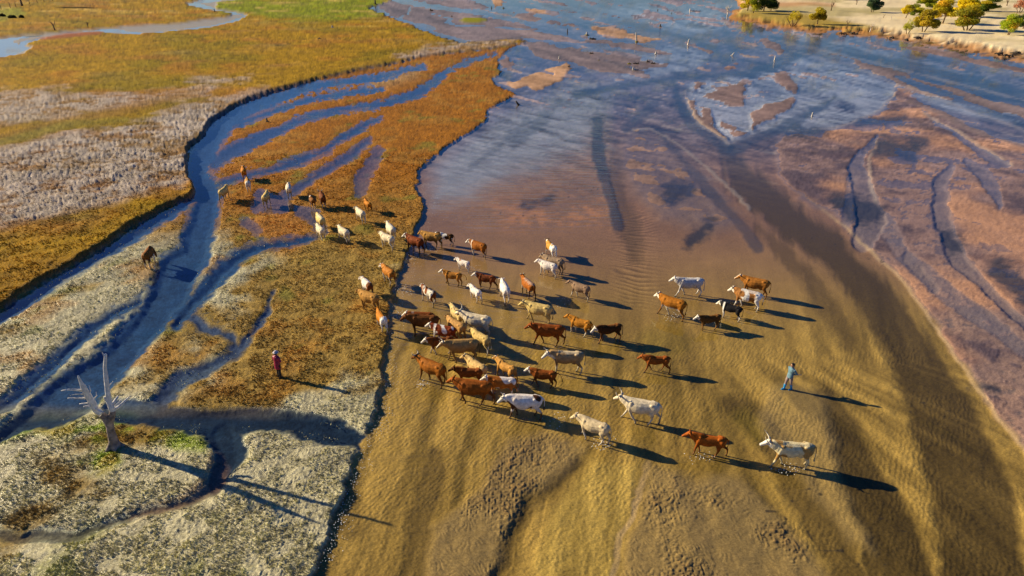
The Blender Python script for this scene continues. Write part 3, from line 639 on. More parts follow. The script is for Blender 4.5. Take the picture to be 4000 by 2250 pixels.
# ---------------------------------------------------------------- cattle
m,t,b,o=nodes('cattle_coat'); N=t.nodes; L=t.links
ac=N.new('ShaderNodeAttribute'); ac.attribute_name='coat'
tc=N.new('ShaderNodeTexCoord'); n=N.new('ShaderNodeTexNoise'); n.inputs['Scale'].default_value=7; n.inputs['Detail'].default_value=6; L.new(tc.outputs['Object'],n.inputs['Vector'])
mp=N.new('ShaderNodeMapRange'); mp.inputs['From Min'].default_value=.3; mp.inputs['From Max'].default_value=.7; mp.inputs['To Min'].default_value=.75; mp.inputs['To Max'].default_value=1.25; L.new(n.outputs['Fac'],mp.inputs['Value'])
sc=N.new('ShaderNodeVectorMath'); sc.operation='SCALE'; L.new(ac.outputs['Color'],sc.inputs[0]); L.new(mp.outputs[0],sc.inputs['Scale']); L.new(sc.outputs[0],b.inputs['Base Color'])
b.inputs['Roughness'].default_value=.7; b.inputs['Specular IOR Level'].default_value=.12
n2=N.new('ShaderNodeTexNoise'); n2.inputs['Scale'].default_value=22; n2.inputs['Detail'].default_value=4; L.new(tc.outputs['Object'],n2.inputs['Vector'])
bp=N.new('ShaderNodeBump'); bp.inputs['Distance'].default_value=.012; L.new(n2.outputs['Fac'],bp.inputs['Height']); L.new(bp.outputs[0],b.inputs['Normal'])
COAT=m
HORN=plain('horn',(.62,.56,.44),.4,.2,20)
EYE=plain('dark_eye',(.01,.008,.006),.15,.0,1,.6)
HOOF=plain('hoof',(.06,.045,.035),.6,.2,10)
def V3(*a): return Vector(a)
def make_cow(name,label,cat,x,y,z,rz,S=1.,base=(.3,.12,.03),white=(.7,.66,.58),patch=0.,head='base',legs='base',belly=0.,rump=0.,saddle=0.,darklow=.35,horns=0.,turn=0.,headup=0.,graze=False,phase=0.,stride=.22,tailout=0.,calf=False,seed=1,group='herd of cattle crossing the river'):
    rnd=random.Random(seed)
    k=MB(); X=V3(1,0,0); Yv=V3(0,1,0); Z=V3(0,0,1)
    leg=1.0; slim=.86 if calf else 1.0
    fat=(.95+rnd.random()*.12)*slim
    # trunk: deep chest, sprung barrel, hips wider than the loin
    tr=[(-.90,1.16,.07,.09),(-.86,1.14,.17,.19),(-.78,1.10,.245,.27),(-.62,1.085,.285,.32),(-.42,1.06,.27,.335),(-.20,1.02,.30,.375),(.02,.985,.335,.41),(.22,.985,.33,.41),(.40,1.00,.29,.40),(.56,1.02,.25,.385),(.70,1.05,.21,.33),(.80,1.09,.14,.23),(.86,1.12,.07,.12)]
    k.loft([(V3(a,0,c),w_*fat,h_*(1 if a<-.5 or a>.5 else fat),Yv,Z) for a,c,w_,h_ in tr],14)
    # hip bones, shoulder points
    for s in(-1,1):
        k.ball((-.52,s*.19*fat,1.27),.12,.07,.08); k.ball((.48,s*.20*fat,1.10),.13,.075,.22); k.ball((-.66,s*.19,1.05),.16,.10,.24)
    k.ball((.46,0,1.33),.28,.08,.085)
    # neck and head, turned about the neck root
    nr=V3(.66,0,1.14)
    if graze: npts=[(0,0,0),(.22,0,-.14),(.42,0,-.36)]; hp=V3(.50,0,-.52); hd=V3(.42,0,-.90).normalized()
    else: npts=[(0,0,0),(.17,0,.06+.05*headup),(.32,0,.12+.11*headup)]; hp=V3(.38,0,.17+.15*headup); hd=V3(.80,0,-.50+.25*headup).normalized()
    q=Quaternion((0,0,1),turn)
    def tw(p,f): return nr+Quaternion((0,0,1),turn*f)@V3(*p)
    pts=[tw(p,f) for p,f in zip(npts,(0,.45,.8))]
    k.tube([V3(.50,0,1.10)]+pts+[nr+q@hp],[(.20,.33),(.185,.30),(.16,.255),(.13,.20),(.105,.14)],12,side=(0,1,0))
    k.tube([V3(.72,0,.86),pts[1]-V3(0,0,.17),pts[2]-V3(0,0,.10)],[.05,.045,.03],6)   # dewlap
    H0=nr+q@hp; hdw=q@hd; sidew=q@Yv; upw=hdw.cross(sidew); upw=-upw if upw.z<0 and not graze else upw
    if graze: upw=(q@V3(.9,0,.42))
    def hpnt(a,u=0,s=0): return H0+hdw*a+upw*u+sidew*s
    hr=[(-.07,.02,.085,.085),(0,.02,.112,.115),(.10,.005,.115,.122),(.20,-.01,.098,.108),(.30,-.02,.078,.088),(.40,-.03,.070,.074),(.46,-.035,.072,.066),(.50,-.04,.045,.04)]
    hsz=.98 if not calf else 1.0
    k.loft([(hpnt(a*hsz,u),w_*hsz,h_*hsz,sidew,upw) for a,u,w_,h_ in hr],12)
    for s in(-1,1): # ears
        e0=hpnt(-.01,.06,s*.09); e1=hpnt(-.04,.07,s*.18); e2=hpnt(-.05,.02,s*.29)
        k.tube([e0,e1,e2],[(.045,.022),(.062,.022),(.022,.014)],7)
    # legs
    def stp(ph): return math.sin(ph)*stride,max(0,math.cos(ph))*.10
    legs_xy=[(.55,1,phase),(.55,-1,phase+math.pi),(-.66,1,phase+math.pi*.55),(-.66,-1,phase+math.pi*1.55)]
    feet=[]
    for lx,s,ph in legs_xy:
        d,lift=stp(ph); lift*=.8 if abs(stride)>.1 else 0
        if lx>0:
            P=[(lx-.02,s*.165,1.06),(lx+.02+d*.1,s*.18,.80),(lx+d*.45+lift*.9,s*.165,.43+lift*.5),(lx+d*.92+lift*.1,s*.16,.13+lift),(lx+.03+d,s*.16,.055+lift),(lx+.05+d,s*.16,.0+lift)]
            rd=[(.13,.10),(.105,.082),(.062,.058),(.043,.043),(.055,.05),(.066,.055)]
        else:
            P=[(lx-.02,s*.15,1.10),(lx+.10+d*.2,s*.195,.80),(lx+.0+d*.4,s*.18,.62),(lx-.10+d*.75,s*.165,.46+lift*.5),(lx-.04+d*.95,s*.16,.14+lift),(lx+.01+d,s*.16,.055+lift),(lx+.03+d,s*.16,0+lift)]
            rd=[(.22,.12),(.15,.10),(.10,.075),(.062,.05),(.043,.042),(.055,.05),(.066,.055)]
        rr_=[(a*.95,b_*.95) if not calf else (a*1.0,b_*1.0) for a,b_ in rd]
        k.tube(P,[(b_,a) for a,b_ in rr_],10,side=(0,1,0)); feet.append(V3(*P[-1]))
    if not calf: k.ball((-.40,0,.70),.17,.13,.13)
    # tail
    ty=.10*math.sin(seed*1.7)
    if tailout: tp=[(-.86,0,1.28),(-1.02,0,1.27),(-1.20,ty,1.16),(-1.30,ty*1.4,.92),(-1.30,ty*1.5,.72)]
    else: tp=[(-.86,0,1.30),(-.97,0,1.20),(-1.0,ty*.5,.95),(-.98,ty,.70),(-.97,ty*1.2,.50)]
    k.tube(tp,[.045,.032,.024,.03,.045],7)
    o_=thing(name,label,cat,(x,y,z),rz,group); o_.scale=(S,S,S)
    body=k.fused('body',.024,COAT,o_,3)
    me=body.data; nv=len(me.vertices); co=np.empty(nv*3,np.float32); me.vertices.foreach_get('co',co); co=co.reshape(-1,3)
    px_,py_,pz_=co[:,0],co[:,1],co[:,2]
    base_=np.array(base,np.float32)*(np.array([1.02,1.10,.55]) if base[1]<base[0]*.42 else np.array([1.0,.93,.9])); C=np.repeat(base_[None,:],nv,0); wh=np.array(white,np.float32)
    ns=fbm(px_+py_*.9+seed*13.7,pz_+py_*.55+seed*7.1,.55,2,seed)
    nf=fbm(px_+seed,pz_+py_,.16,2,seed+5)
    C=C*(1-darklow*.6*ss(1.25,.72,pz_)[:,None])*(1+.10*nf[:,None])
    dH=H0+hdw*.2; dist=np.sqrt(((co-np.array(dH))**2).sum(1)); inh=((dist<.33)&(((co-np.array(H0))@np.array(hdw))>-.13))
    neckd=(px_>.62)&(~inh)
    lowleg=ss(.60,.42,pz_)*(pz_<.65)*((px_>-.99)&(px_<1.0))
    tail=(px_<-.90)
    if patch>0: mk=ss(.5-patch-.04,.5-patch+.04,ns*.75+.02); C=mixc(C,white,mk*(~inh|False))
    if belly>0: C=mixc(C,white,ss(.86,.70,pz_+.05*nf)*belly*(np.abs(px_)<.62))
    if rump>0: C=mixc(C,white,ss(-.45,-.6,px_+.08*nf)*ss(.2,.5,rump)*(pz_>.3))
    if saddle>0: C=mixc(C,white,ss(1.28,1.36,pz_+.05*nf)*saddle*(px_<.5))
    if saddle<0: C=mixc(C,white,ss(.5,.58,px_+.06*nf)*ss(.75,.62,px_)*(-saddle))
    if legs=='white': C=mixc(C,white,lowleg)
    elif legs=='dark': C=mixc(C,tuple(base_*.35),lowleg)
    if head=='white': C=mixc(C,(.78,.74,.66),inh*1.0*ss(-.10,-.02,((co-np.array(H0))@np.array(hdw)))) 
    elif head=='blaze':
        sdw=np.abs((co-np.array(H0))@np.array(sidew)); C=mixc(C,(.75,.7,.6),inh*ss(.06,.03,sdw))
    elif head=='dark': C=mixc(C,tuple(base_*.4),inh*1.0)
    if neckd.any() and patch>0: pass
    mz=((co-np.array(hpnt(.50,-.04)))**2).sum(1)<.075**2; C=mixc(C,(.16,.09,.07),mz*.8)
    C=mixc(C,(.05,.04,.03),(pz_<.055)*1.0)
    C=mixc(C,tuple(wh*.5) if legs=='white' and base_[0]>.4 else tuple(base_*.35),(tail&(pz_<.75))*.8)
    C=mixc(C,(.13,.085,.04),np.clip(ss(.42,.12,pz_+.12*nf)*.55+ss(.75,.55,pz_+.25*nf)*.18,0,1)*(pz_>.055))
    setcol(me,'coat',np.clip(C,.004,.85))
    for s in(-1,1):
        e=MB(); c=hpnt(.13,.035,s*.098*hsz); e.ball(c,.022,.022,.022,5); e.build('eye',EYE,o_)
        if horns>0:
            hk=MB(); a=hpnt(-.02,.10,s*.07)
            hk.tube([a,a+sidew*(s*.10*horns)+upw*.02*horns,a+sidew*(s*.19*horns)+upw*.10*horns+hdw*.03,a+sidew*(s*.19*horns)+upw*.22*horns+hdw*.05,a+sidew*(s*.14*horns)+upw*.30*horns+hdw*.04],[.034,.030,.024,.017,.006],7); hk.build('horn',HORN,o_)
    return o_
RED=(.36,.08,.014); ORG=(.50,.17,.022); DRK=(.085,.032,.014); BRN=(.22,.075,.02); TAN=(.52,.29,.07); CRM=(.70,.56,.21); PALE=(.80,.74,.54); WHT=(.84,.83,.80); GRY=(.33,.25,.17); BLK=(.012,.012,.016)
CR={'1':(500,630,2.576),'2':(1390,880,4.0246),'3':(1390,1180,3.084),'4':(1950,900,3.22),'5':(1950,1300,3.0186),'6':(2500,1050,3.4347),'7':(2600,1650,3.68)}
def cp(c,x,y): a=CR[c]; return a[0]+x/a[2],a[1]+y/a[2]
# survey sheet, feet (front x,y, hind x,y) or (x,y,heading), size, coat ..., label
HERD=[
('1','M',1178,182,112,1.0,dict(base=ORG,head='white',legs='dark'),'cow','orange brown cow walking away, the farthest animal of the whole herd'),
('1','M',1220,302,112,.95,dict(base=TAN,head='dark',rump=.6,legs='white'),'cow','tan cow with pale rump and hind legs, right behind the farthest cow'),
('1','M',980,392,88,1.0,dict(base=CRM,legs='dark',darklow=.9),'cow','cream cow with dark hind legs beside the blue stream, head turned right'),
('1','M',1402,448,96,1.0,dict(base=CRM,darklow=.9,legs='dark',headup=.3),'cow','cream cow seen from behind, between two other pale cows of the far group'),
('1','M',1630,362,108,1.0,dict(base=PALE,saddle=.9,legs='dark',darklow=.8),'cow','pale cream cow with white ridge along its back, seen from straight behind on red grass'),
('1','M',1862,466,118,.82,dict(base=BRN,white=WHT,saddle=-.9,legs='white',calf=True),'calf','brown calf with white shoulders and white legs, beside the dark red horned cow'),
('1','M',1966,456,112,1.0,dict(base=(.17,.045,.015),legs='white',horns=.9,head='dark'),'cow','dark red horned cow with white feet walking away on the grass terrace'),
('1','M',2418,506,120,.85,dict(base=ORG,darklow=.7,legs='dark',calf=True),'calf','small orange calf at the right of the far group, behind a cream white cow'),
('1','M',2348,612,124,.95,dict(base=PALE,head='dark',legs='white',patch=.1),'cow','cream white cow with dark face just below the small orange calf'),
('1','M',1948,688,120,1.05,dict(base=CRM,white=PALE,head='dark',saddle=.7),'cow','yellow cream cow with brown face, directly above a paler cow at the stream edge'),
('1','M',1948,786,122,.95,dict(base=PALE,head='dark',legs='white'),'cow','pale cream cow at the narrow stream, front one of a pair'),
('1','M',2180,806,130,.95,dict(base=PALE,legs='white',head='base',darklow=.5,turn=-.2),'cow','off white cow stepping on grass, left of two white cows'),
('1','M',232,1046,100,1.05,dict(base=(.25,.085,.03),belly=.9,legs='white',graze=True,stride=.05,darklow=.9),'cow','brown cow grazing alone in the shallow blue pool on the left'),
('2','F',420,350,597,432,1.0,dict(base=PALE,legs='white',darklow=.4),'cow','white cow side on, on the grass just left of the large dark red cow'),
('2','M',560,215,118,1.0,dict(base=PALE,saddle=.6),'cow','white cow walking away, half hidden behind another white cow near the bank'),
('2','F',812,372,1075,472,1.1,dict(base=(.20,.04,.015),head='white',darklow=1.0,legs='dark'),'cow','large dark red cow with black hindquarters and white head, climbing from water to bank'),
('2','F',1085,318,1305,358,1.05,dict(base=TAN,darklow=1.1),'cow','tan cow with shaded hindquarters between the dark red cow and a pinto calf'),
('2','F',1335,290,1500,315,.85,dict(base=DRK,white=WHT,patch=.34,legs='white',head='white',calf=True),'calf','black brown and white pinto calf behind the tan cow at the river edge'),
('2','F',1812,440,2046,522,1.0,dict(base=(.34,.10,.02),head='white',saddle=-.9,legs='white',stride=.3),'cow','orange brown cow with white head, white shoulder patch and white legs, wading alone'),
('2','F',1638,695,1755,738,.75,dict(base=WHT,white=ORG,patch=.18,calf=True,head='white'),'calf','small white calf with an orange saddle spot wading in front of the white shouldered cow'),
('2','F',470,888,590,985,1.02,dict(base=(.46,.16,.04),head='white',belly=.9,legs='white',turn=.15),'cow','orange cow with white forehead and white belly walking up onto the grass bank'),
('2','M',190,1088,124,.88,dict(base=WHT,white=BRN,rump=.6,saddle=-.8,head='base'),'cow','white cow with brown rump and shoulder band, on the bank above a tan orange cow'),
('2','M',225,1330,146,1.05,dict(base=TAN,darklow=.5,head='dark',legs='dark'),'cow','tan orange cow with smooth coat on the bank, between two white and brown animals'),
('3','M',320,322,116,.9,dict(base=ORG,white=WHT,rump=.6,patch=.15,legs='white',tailout=0),'cow','orange cow with pure white rump, last animal at the grass edge beside the water'),
('2','F',1440,920,1620,955,.88,dict(base=(.45,.20,.03),head='white',legs='dark',tailout=1,calf=True),'calf','golden orange calf with white face and lifted tail in shallow water'),
('2','F',1962,966,2142,1002,.88,dict(base=(.15,.035,.014),saddle=.5,white=(.34,.09,.03),head='white',legs='dark',calf=True,stride=.32),'calf','dark red calf with reddish back striding between the golden calf and a white cow'),
('2','F',1836,1142,1934,1222,.82,dict(base=WHT,calf=True,legs='white',darklow=.2),'calf','plain white calf in front of the dark red calf in the shallows'),
('2','F',1080,1170,1226,1270,.92,dict(base=(.24,.06,.02),head='white',legs='white',patch=.12,saddle=-.5,stride=.25,calf=True),'calf','red brown young cow with white head near the splashing water by the bank'),
('2','M',2340,1180,103,1.02,dict(base=WHT,darklow=.5,legs='white'),'cow','white cow seen from behind with head up, in the middle of the river'),
('4','M',362,828,116,1.0,dict(base=(.36,.10,.02),saddle=.35,legs='dark',belly=.6,headup=.3,stride=.25,horns=.3),'cow','red cow with a white stripe over its rump, walking away beside the white cow'),
('4','M',650,330,112,.92,dict(base=(.55,.30,.06),white=WHT,patch=.25,rump=.6,legs='white',headup=.4,head='dark'),'cow','yellow and white cow walking away, the topmost animal of the middle river group'),
('4','F',568,498,792,560,1.05,dict(base=GRY,head='base',darklow=.8,horns=.4),'cow','grey tan cow standing behind a smaller white cow'),
('4','F',545,548,682,590,.92,dict(base=WHT,darklow=.35,legs='white'),'cow','smaller white cow overlapping the grey tan cow from the front'),
('4','F',930,818,1100,878,.92,dict(base=(.30,.21,.14),head='base',legs='white',stride=.28),'calf','grey brown young cow alone to the right of the white pair'),
('4','F',398,1130,592,1176,1.12,dict(base=CRM,darklow=.4,stride=.3,horns=.4),'cow','large yellow cream cow above the big chestnut cow'),
('4','F',530,1424,706,1440,1.15,dict(base=(.28,.065,.018),stride=.38,legs='dark',phase=.8),'cow','big chestnut red cow in full stride with hanging dark tail'),
('4','F',955,1278,1082,1320,.95,dict(base=(.44,.17,.035),darklow=.5,legs='white',calf=True,stride=.3),'calf','orange young cow with mottled back, left of the dark calf with white face'),
('4','F',1285,1392,1462,1372,.95,dict(base=(.075,.025,.012),white=(.34,.13,.03),saddle=.6,head='white',legs='white',headup=-.6,calf=True),'calf','nearly black calf with white face lowered toward the water'),
('3','M',1228,286,121,1.0,dict(base=(.62,.50,.22),darklow=.3,turn=-.1),'cow','yellow cream cow half hidden left of the long horned white cow'),
('3','F',1385,372,1530,402,1.18,dict(base=PALE,horns=1.5,darklow=.5,headup=.2,turn=-.15),'cow','large white cow with long curved upright horns in the dense middle group'),
('3','F',1148,385,1282,468,1.02,dict(base=(.50,.30,.10),head='dark',legs='dark',darklow=.5),'cow','tan cow with ridged back walking away left, beside the long horned white cow'),
('3','F',720,318,880,326,1.0,dict(base=(.24,.06,.02),head='white',saddle=-.4),'cow','reddish cow mostly hidden behind the biggest dark brown cow, white face showing'),
('3','F',735,385,925,398,1.18,dict(base=(.16,.05,.018),darklow=.9,headup=-.3,turn=.1),'cow','biggest dark brown cow wading deep with lowered head near the bank'),
('3','F',985,470,1150,500,.98,dict(base=(.24,.04,.02),white=WHT,patch=.12,saddle=-.9,head='white'),'cow','dark red cow with white face and white flank stripes in the middle of the crowd'),
('3','F',952,616,1108,606,.92,dict(base=(.17,.05,.02),head='white',legs='white',calf=True),'calf','dark brown calf with bright white head, left of the tan cow with forward horns'),
('3','F',1185,708,1385,698,1.15,dict(base=(.48,.31,.11),horns=1.0,head='blaze',darklow=.8,headup=-.1,turn=.15),'cow','tan cow with curved horns and dark flank in the lower middle group'),
('3','F',1450,535,1566,602,.95,dict(base=(.60,.47,.18),white=WHT,legs='white',darklow=.2),'cow','yellow cream young cow below the long horned white cow, facing away'),
('3','F',848,932,1012,1002,1.15,dict(base=(.36,.11,.02),horns=.7,darklow=.8,head='dark',legs='dark',headup=.2),'cow','large orange brown cow with thin horns, nearest to the left bank'),
('3','F',1388,885,1525,978,1.0,dict(base=(.62,.46,.19),head='base',legs='white',horns=.3,darklow=.3),'cow','creamy yellow cow with white legs between a red brown calf and a tan calf'),
('3','F',1300,990,1455,1000,.92,dict(base=(.20,.055,.018),darklow=.3,white=(.36,.11,.03),saddle=.5,head='dark',calf=True),'calf','red brown calf with dark head just above the large red cow'),
('3','M',1812,932,133,.92,dict(base=(.52,.29,.07),head='blaze',legs='dark',calf=True,stride=.28),'calf','golden tan young cow at the right end of the lower middle group'),
('3','F',1295,1202,1560,1236,1.18,dict(base=(.33,.085,.018),darklow=.9,stride=.34,legs='dark'),'cow','large deep red cow with long tail left of the two pinto cows'),
('3','F',1690,1118,1850,1130,.95,dict(base=WHT,white=(.40,.13,.02),patch=.36,saddle=-.5,head='white',horns=.3),'cow','white pinto cow with a big orange side patch, behind the nearer pinto cow'),
('5','F',150,985,450,1000,1.12,dict(base=WHT,white=DRK,patch=.24,horns=.6,head='white',headup=-.5,legs='white',saddle=0),'cow','white cow with scattered dark spots, brown neck and lowered head, the nearest pinto'),
('5','F',662,450,925,466,1.15,dict(base=(.47,.32,.15),white=PALE,patch=.14,head='white',legs='white',horns=.8,saddle=.5,darklow=.7,stride=.1),'cow','fawn cow with white head, horns and white stockings standing side on'),
('5','F',450,620,592,642,.9,dict(base=(.28,.07,.018),head='white',legs='dark',tailout=1,calf=True,stride=.26,darklow=1.),'calf','dark red calf with white forehead and tail held out below the fawn cow'),
('5','F',1762,446,1930,455,.88,dict(base=(.28,.07,.02),white=(.46,.18,.08),legs='base',tailout=0,calf=True,stride=.34,darklow=.4),'calf','small red calf walking alone between the herd and the person in blue'),
('5','F',1500,1022,1820,1084,1.14,dict(base=PALE,horns=1.0,stride=.42,headup=.1,legs='white'),'cow','large white cow with curved horns in long stride at the lower right'),
('5','F',1045,1245,1168,1295,1.02,dict(base=(.66,.58,.38),rump=.0,legs='white',head='base',turn=.1,stride=.25,horns=.2),'cow','pale cream cow with a small dark rump spot, in front of the large white cow'),
('6','F',560,350,736,354,1.12,dict(base=(.55,.56,.58),white=WHT,saddle=.7,head='white',legs='white',stride=.34),'cow','grey white cow striding at the left of the right hand group'),
('6','F',1403,334,1644,385,1.12,dict(base=(.40,.17,.03),darklow=.8,head='blaze',horns=.2,stride=.2),'cow','golden brown cow standing farthest back in the right hand group'),
('6','F',1310,498,1535,553,1.1,dict(base=(.36,.17,.05),white=WHT,patch=.10,rump=.6,head='white',legs='white',saddle=.6,horns=.3,stride=.24),'cow','brown cow with white hindquarters and white face beside the black pinto calf'),
('6','F',1128,636,1285,684,.86,dict(base=BLK,white=WHT,saddle=-1.,head='white',legs='white',darklow=0,calf=True,stride=.14),'calf','black and white pinto calf with white legs, standing'),
('6','F',318,598,520,664,1.14,dict(base=(.38,.13,.025),head='white',belly=1.,stride=.34,horns=.3,darklow=.7),'cow','orange brown cow with white head and white belly line splashing forward'),
('6','F',858,810,985,798,.86,dict(base=(.11,.045,.018),white=(.30,.14,.04),saddle=.6,head='white',legs='white',calf=True,stride=.26),'calf','small dark brown calf with white head, lowest of the right hand group'),
('7','F',450,438,746,480,.98,dict(base=(.38,.09,.018),darklow=.6,stride=.40,headup=.2,calf=True,phase=.4),'calf','bright red young cow with one foreleg lifted, at the bottom of the river'),
('7','F',1590,612,1960,640,1.15,dict(base=(.52,.33,.11),white=(.74,.65,.40),saddle=.9,patch=.33,head='white',horns=1.3,legs='white',stride=.3,darklow=.4),'cow','cream and fawn cow with large curved horns, the nearest animal at the lower right'),
]
for i,rec in enumerate(HERD):
    c=rec[0]
    if rec[1]=='M':
        u,v=cp(c,rec[2],rec[3]); hd=R(rec[4]); S,kw,cat,lab=rec[5:]; x,y,z=place(u,v)
    else:
        f=from_sheet(*cp(c,rec[2],rec[3]),-.05); g=from_sheet(*cp(c,rec[4],rec[5]),-.05)
        S,kw,cat,lab=rec[6:]; x,y=(f[0]+g[0])/2,(f[1]+g[1])/2; z=ground_z(x,y); hd=math.atan2(f[1]-g[1],f[0]-g[0])
    rn=random.Random(i*7+3)
    kw=dict(kw); kw.setdefault('phase',rn.random()*6.28); kw.setdefault('turn',rn.uniform(-.25,.25)); kw.setdefault('headup',rn.uniform(-.4,.15))
    Sx=S*.87
    make_cow(cat,lab,cat,x,y,z-.015,hd,Sx,seed=i+1,group='cattle herd crossing the shallow river',**kw)
# ---------------------------------------------------------------- splash froth at legs; sun glints modelled as white flecks along the bank
rnd=random.Random(77); fv=[]; ff=[]
def fleck(x,y,s):
    k=len(fv); n=6
    for i in range(n): a=i*math.pi/3+rnd.random(); fv.append((x+math.cos(a)*s*rnd.uniform(.7,1.2),y+math.sin(a)*s*rnd.uniform(.7,1.2),.002))
    fv.append((x,y,.004+s*.5))
    for i in range(n): ff.append((k+i,k+(i+1)%n,k+n))
cand=[]
for (u0,v0),(u1,v1) in zip(RBANK[17:-3],RBANK[18:-2]):
    for i in range(34):
        t_=rnd.random(); off=abs(rnd.gauss(0,26))+8; cand.append((u0+(u1-u0)*t_+off*1.3,v0+(v1-v0)*t_+off*.2,rnd.uniform(.010,.026)))
for u0,v0,ru,n in ((1640,985,60,120),(1590,1130,40,80),(1580,1010,30,60),(1850,1045,30,20),(2080,1210,40,20),(2200,1175,50,20),(2630,1235,40,40),(2360,1730,50,50),(2180,1640,60,30),(2740,1785,50,30),(3080,1830,60,40),(1650,1500,30,60),(1560,1230,30,60)):
    for i in range(n): cand.append((u0+rnd.gauss(0,ru*.5),v0+rnd.gauss(0,ru*.28),rnd.uniform(.012,.034)))
fx0=[from_sheet(c[0],c[1]) for c in cand]; fh0=terrain(np.array([p[0] for p in fx0]),np.array([p[1] for p in fx0]),False)[0]
for c,p,hh_ in zip(cand,fx0,fh0):
    if hh_<-.02: fleck(p[0],p[1],c[2])
glint_foam=link_mesh('glint_foam',fv,ff,plain('glint_foam_white',(.85,.87,.85),.35,.05,30,.6)); glint_foam['kind']='stuff'; tag(glint_foam,'white flecks added as sun sparkle and splash drops on the water along the grass bank','glint_foam')
print('herd done',round(time.time()-T0,1))
# ---------------------------------------------------------------- trees
BARK=plain('bark',(.16,.105,.065),.9,.3,5,.2,.02,18)
PALEBARK=plain('bleached_bark',(.62,.56,.50),.85,.22,5,.2,.02,18)
GREYWOOD=plain('weathered_wood',(.40,.38,.37),.8,.28,7,.25,.02,22)
DARKWOOD=plain('wet_dark_wood',(.055,.045,.035),.7,.3,9,.3,.02,22)
MOSS=plain('moss',(.20,.17,.015),.95,.35,9,.1,.03,25)
m,t,b,o=nodes('autumn_leaves'); N=t.nodes; L=t.links
ac=N.new('ShaderNodeAttribute'); ac.attribute_name='leaf'; L.new(ac.outputs['Color'],b.inputs['Base Color']); b.inputs['Roughness'].default_value=.6; b.inputs['Specular IOR Level'].default_value=.25
tl=N.new('ShaderNodeBsdfTranslucent'); L.new(ac.outputs['Color'],tl.inputs['Color']); mx=N.new('ShaderNodeMixShader'); mx.inputs[0].default_value=.45
L.new(b.outputs[0],mx.inputs[1]); L.new(tl.outputs[0],mx.inputs[2]); L.new(mx.outputs[0],o.inputs[0]); LEAF=m
def branches(mb,p,d,r,L_,depth,rnd,out,spread=.6,up=.25,kink=.25):
    n=4; pts=[p]; rad=[r]; q=p; dd=d.normalized()
    for i in range(n):
        dd=(dd+V3(rnd.uniform(-1,1),rnd.uniform(-1,1),rnd.uniform(-.5,.8))*kink*.5).normalized()
        q=q+dd*(L_/n); pts.append(q); rad.append(r*(1-.45*(i+1)/n) if depth>0 else r*(1-.85*(i+1)/n))
    mb.tube(pts,rad,6 if r>.04 else 4); out.append((q,dd))
    if depth<=0: return
    for j in range(rnd.choice([2,3,3]) if depth>1 else rnd.choice([2,3])):
        k=rnd.randint(2,n); a=V3(rnd.uniform(-1,1),rnd.uniform(-1,1),rnd.uniform(-.3,.9))
        nd=(dd*(1-spread)+a.normalized()*spread+V3(0,0,up)).normalized()
        branches(mb,pts[k],nd,rad[k]*.66,L_*rnd.uniform(.55,.8),depth-1,rnd,out,spread,up,kink)
def leafy_tree(name,label,u,v,width,height,cols,seed,group,trunks=1,skirt=.32,dens=1.0,bark=BARK,lean=0):
    rnd=random.Random(seed); x,y,z=place(u,v)
    o_=thing(name,label,'tree',(x,y,z-.1),rnd.uniform(0,0),group)
    tb=MB(); ends=[]
    for i in range(trunks):
        off=V3((i-(trunks-1)/2)*.35*width/5,rnd.uniform(-.2,.2),0)
        d=V3((i-(trunks-1)/2)*.55+lean+rnd.uniform(-.15,.15),rnd.uniform(-.15,.15),1)
        branches(tb,off,d,.030*height*(1.1 if trunks==1 else .85),height*.5,3,rnd,ends,.62,.2,.3)
    tb.build('trunk',bark,o_)
    # crown: several lobes of small leaf sprays
    lobes=[]; nl=rnd.randint(13,17)
    for i in range(nl):
        a=rnd.uniform(0,2*math.pi); rr_=math.sqrt(rnd.random())*.36*width; hh=rnd.uniform(skirt,.84)*height*(1-.28*(rr_/(.36*width))**2)
        lobes.append((V3(math.cos(a)*rr_+lean*height*.4,math.sin(a)*rr_,hh),rnd.uniform(.12,.25)*width,rnd.uniform(.09,.18)*height,rnd.random()))
    lobes.append((V3(lean*height*.4,0,.78*height),.22*width,.17*height,.5))
    vs=[];fs=[];cc=[]
    nq=int(8000*dens); sz=max(.10,.030*width)
    for i in range(nq):
        c,rw,rh,lt=rnd.choice(lobes)
        a=rnd.uniform(0,2*math.pi); ct=rnd.uniform(-1,1); st=math.sqrt(1-ct*ct); rad=rnd.uniform(.35,1.08)**.6
        p=c+V3(math.cos(a)*st*rw*rad,math.sin(a)*st*rw*rad,ct*rh*rad)
        n_=V3(rnd.gauss(0,1),rnd.gauss(0,1),rnd.gauss(.5,1)).normalized(); ax=n_.orthogonal().normalized(); ax.rotate(Quaternion(n_,rnd.uniform(0,6.3))); ay=n_.cross(ax)
        s=sz*rnd.uniform(.5,1.25); k=len(vs)
        vs+= [p+ax*s,p+ay*s*.6,p-ax*s,p-ay*s*.6]; fs.append((k,k+1,k+2,k+3))
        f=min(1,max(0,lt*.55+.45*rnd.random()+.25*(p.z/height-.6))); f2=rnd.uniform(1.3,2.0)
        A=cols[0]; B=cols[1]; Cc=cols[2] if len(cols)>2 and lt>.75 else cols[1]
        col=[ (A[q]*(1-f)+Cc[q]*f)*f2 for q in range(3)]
        cc+= [col]*4
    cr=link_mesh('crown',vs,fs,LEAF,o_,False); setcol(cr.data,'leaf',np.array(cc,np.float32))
    return o_
YG=[(.22,.22,.01),(.55,.42,.012),(.62,.50,.02)]; GY=[(.09,.13,.012),(.30,.30,.015),(.45,.40,.02)]; DG=[(.03,.055,.012),(.07,.11,.016),(.12,.15,.02)]; OR=[(.24,.23,.015),(.56,.44,.02),(.60,.38,.025)]; BG=[(.035,.07,.04),(.06,.11,.05),(.10,.15,.05)]
G='autumn trees on the sandy far bank'
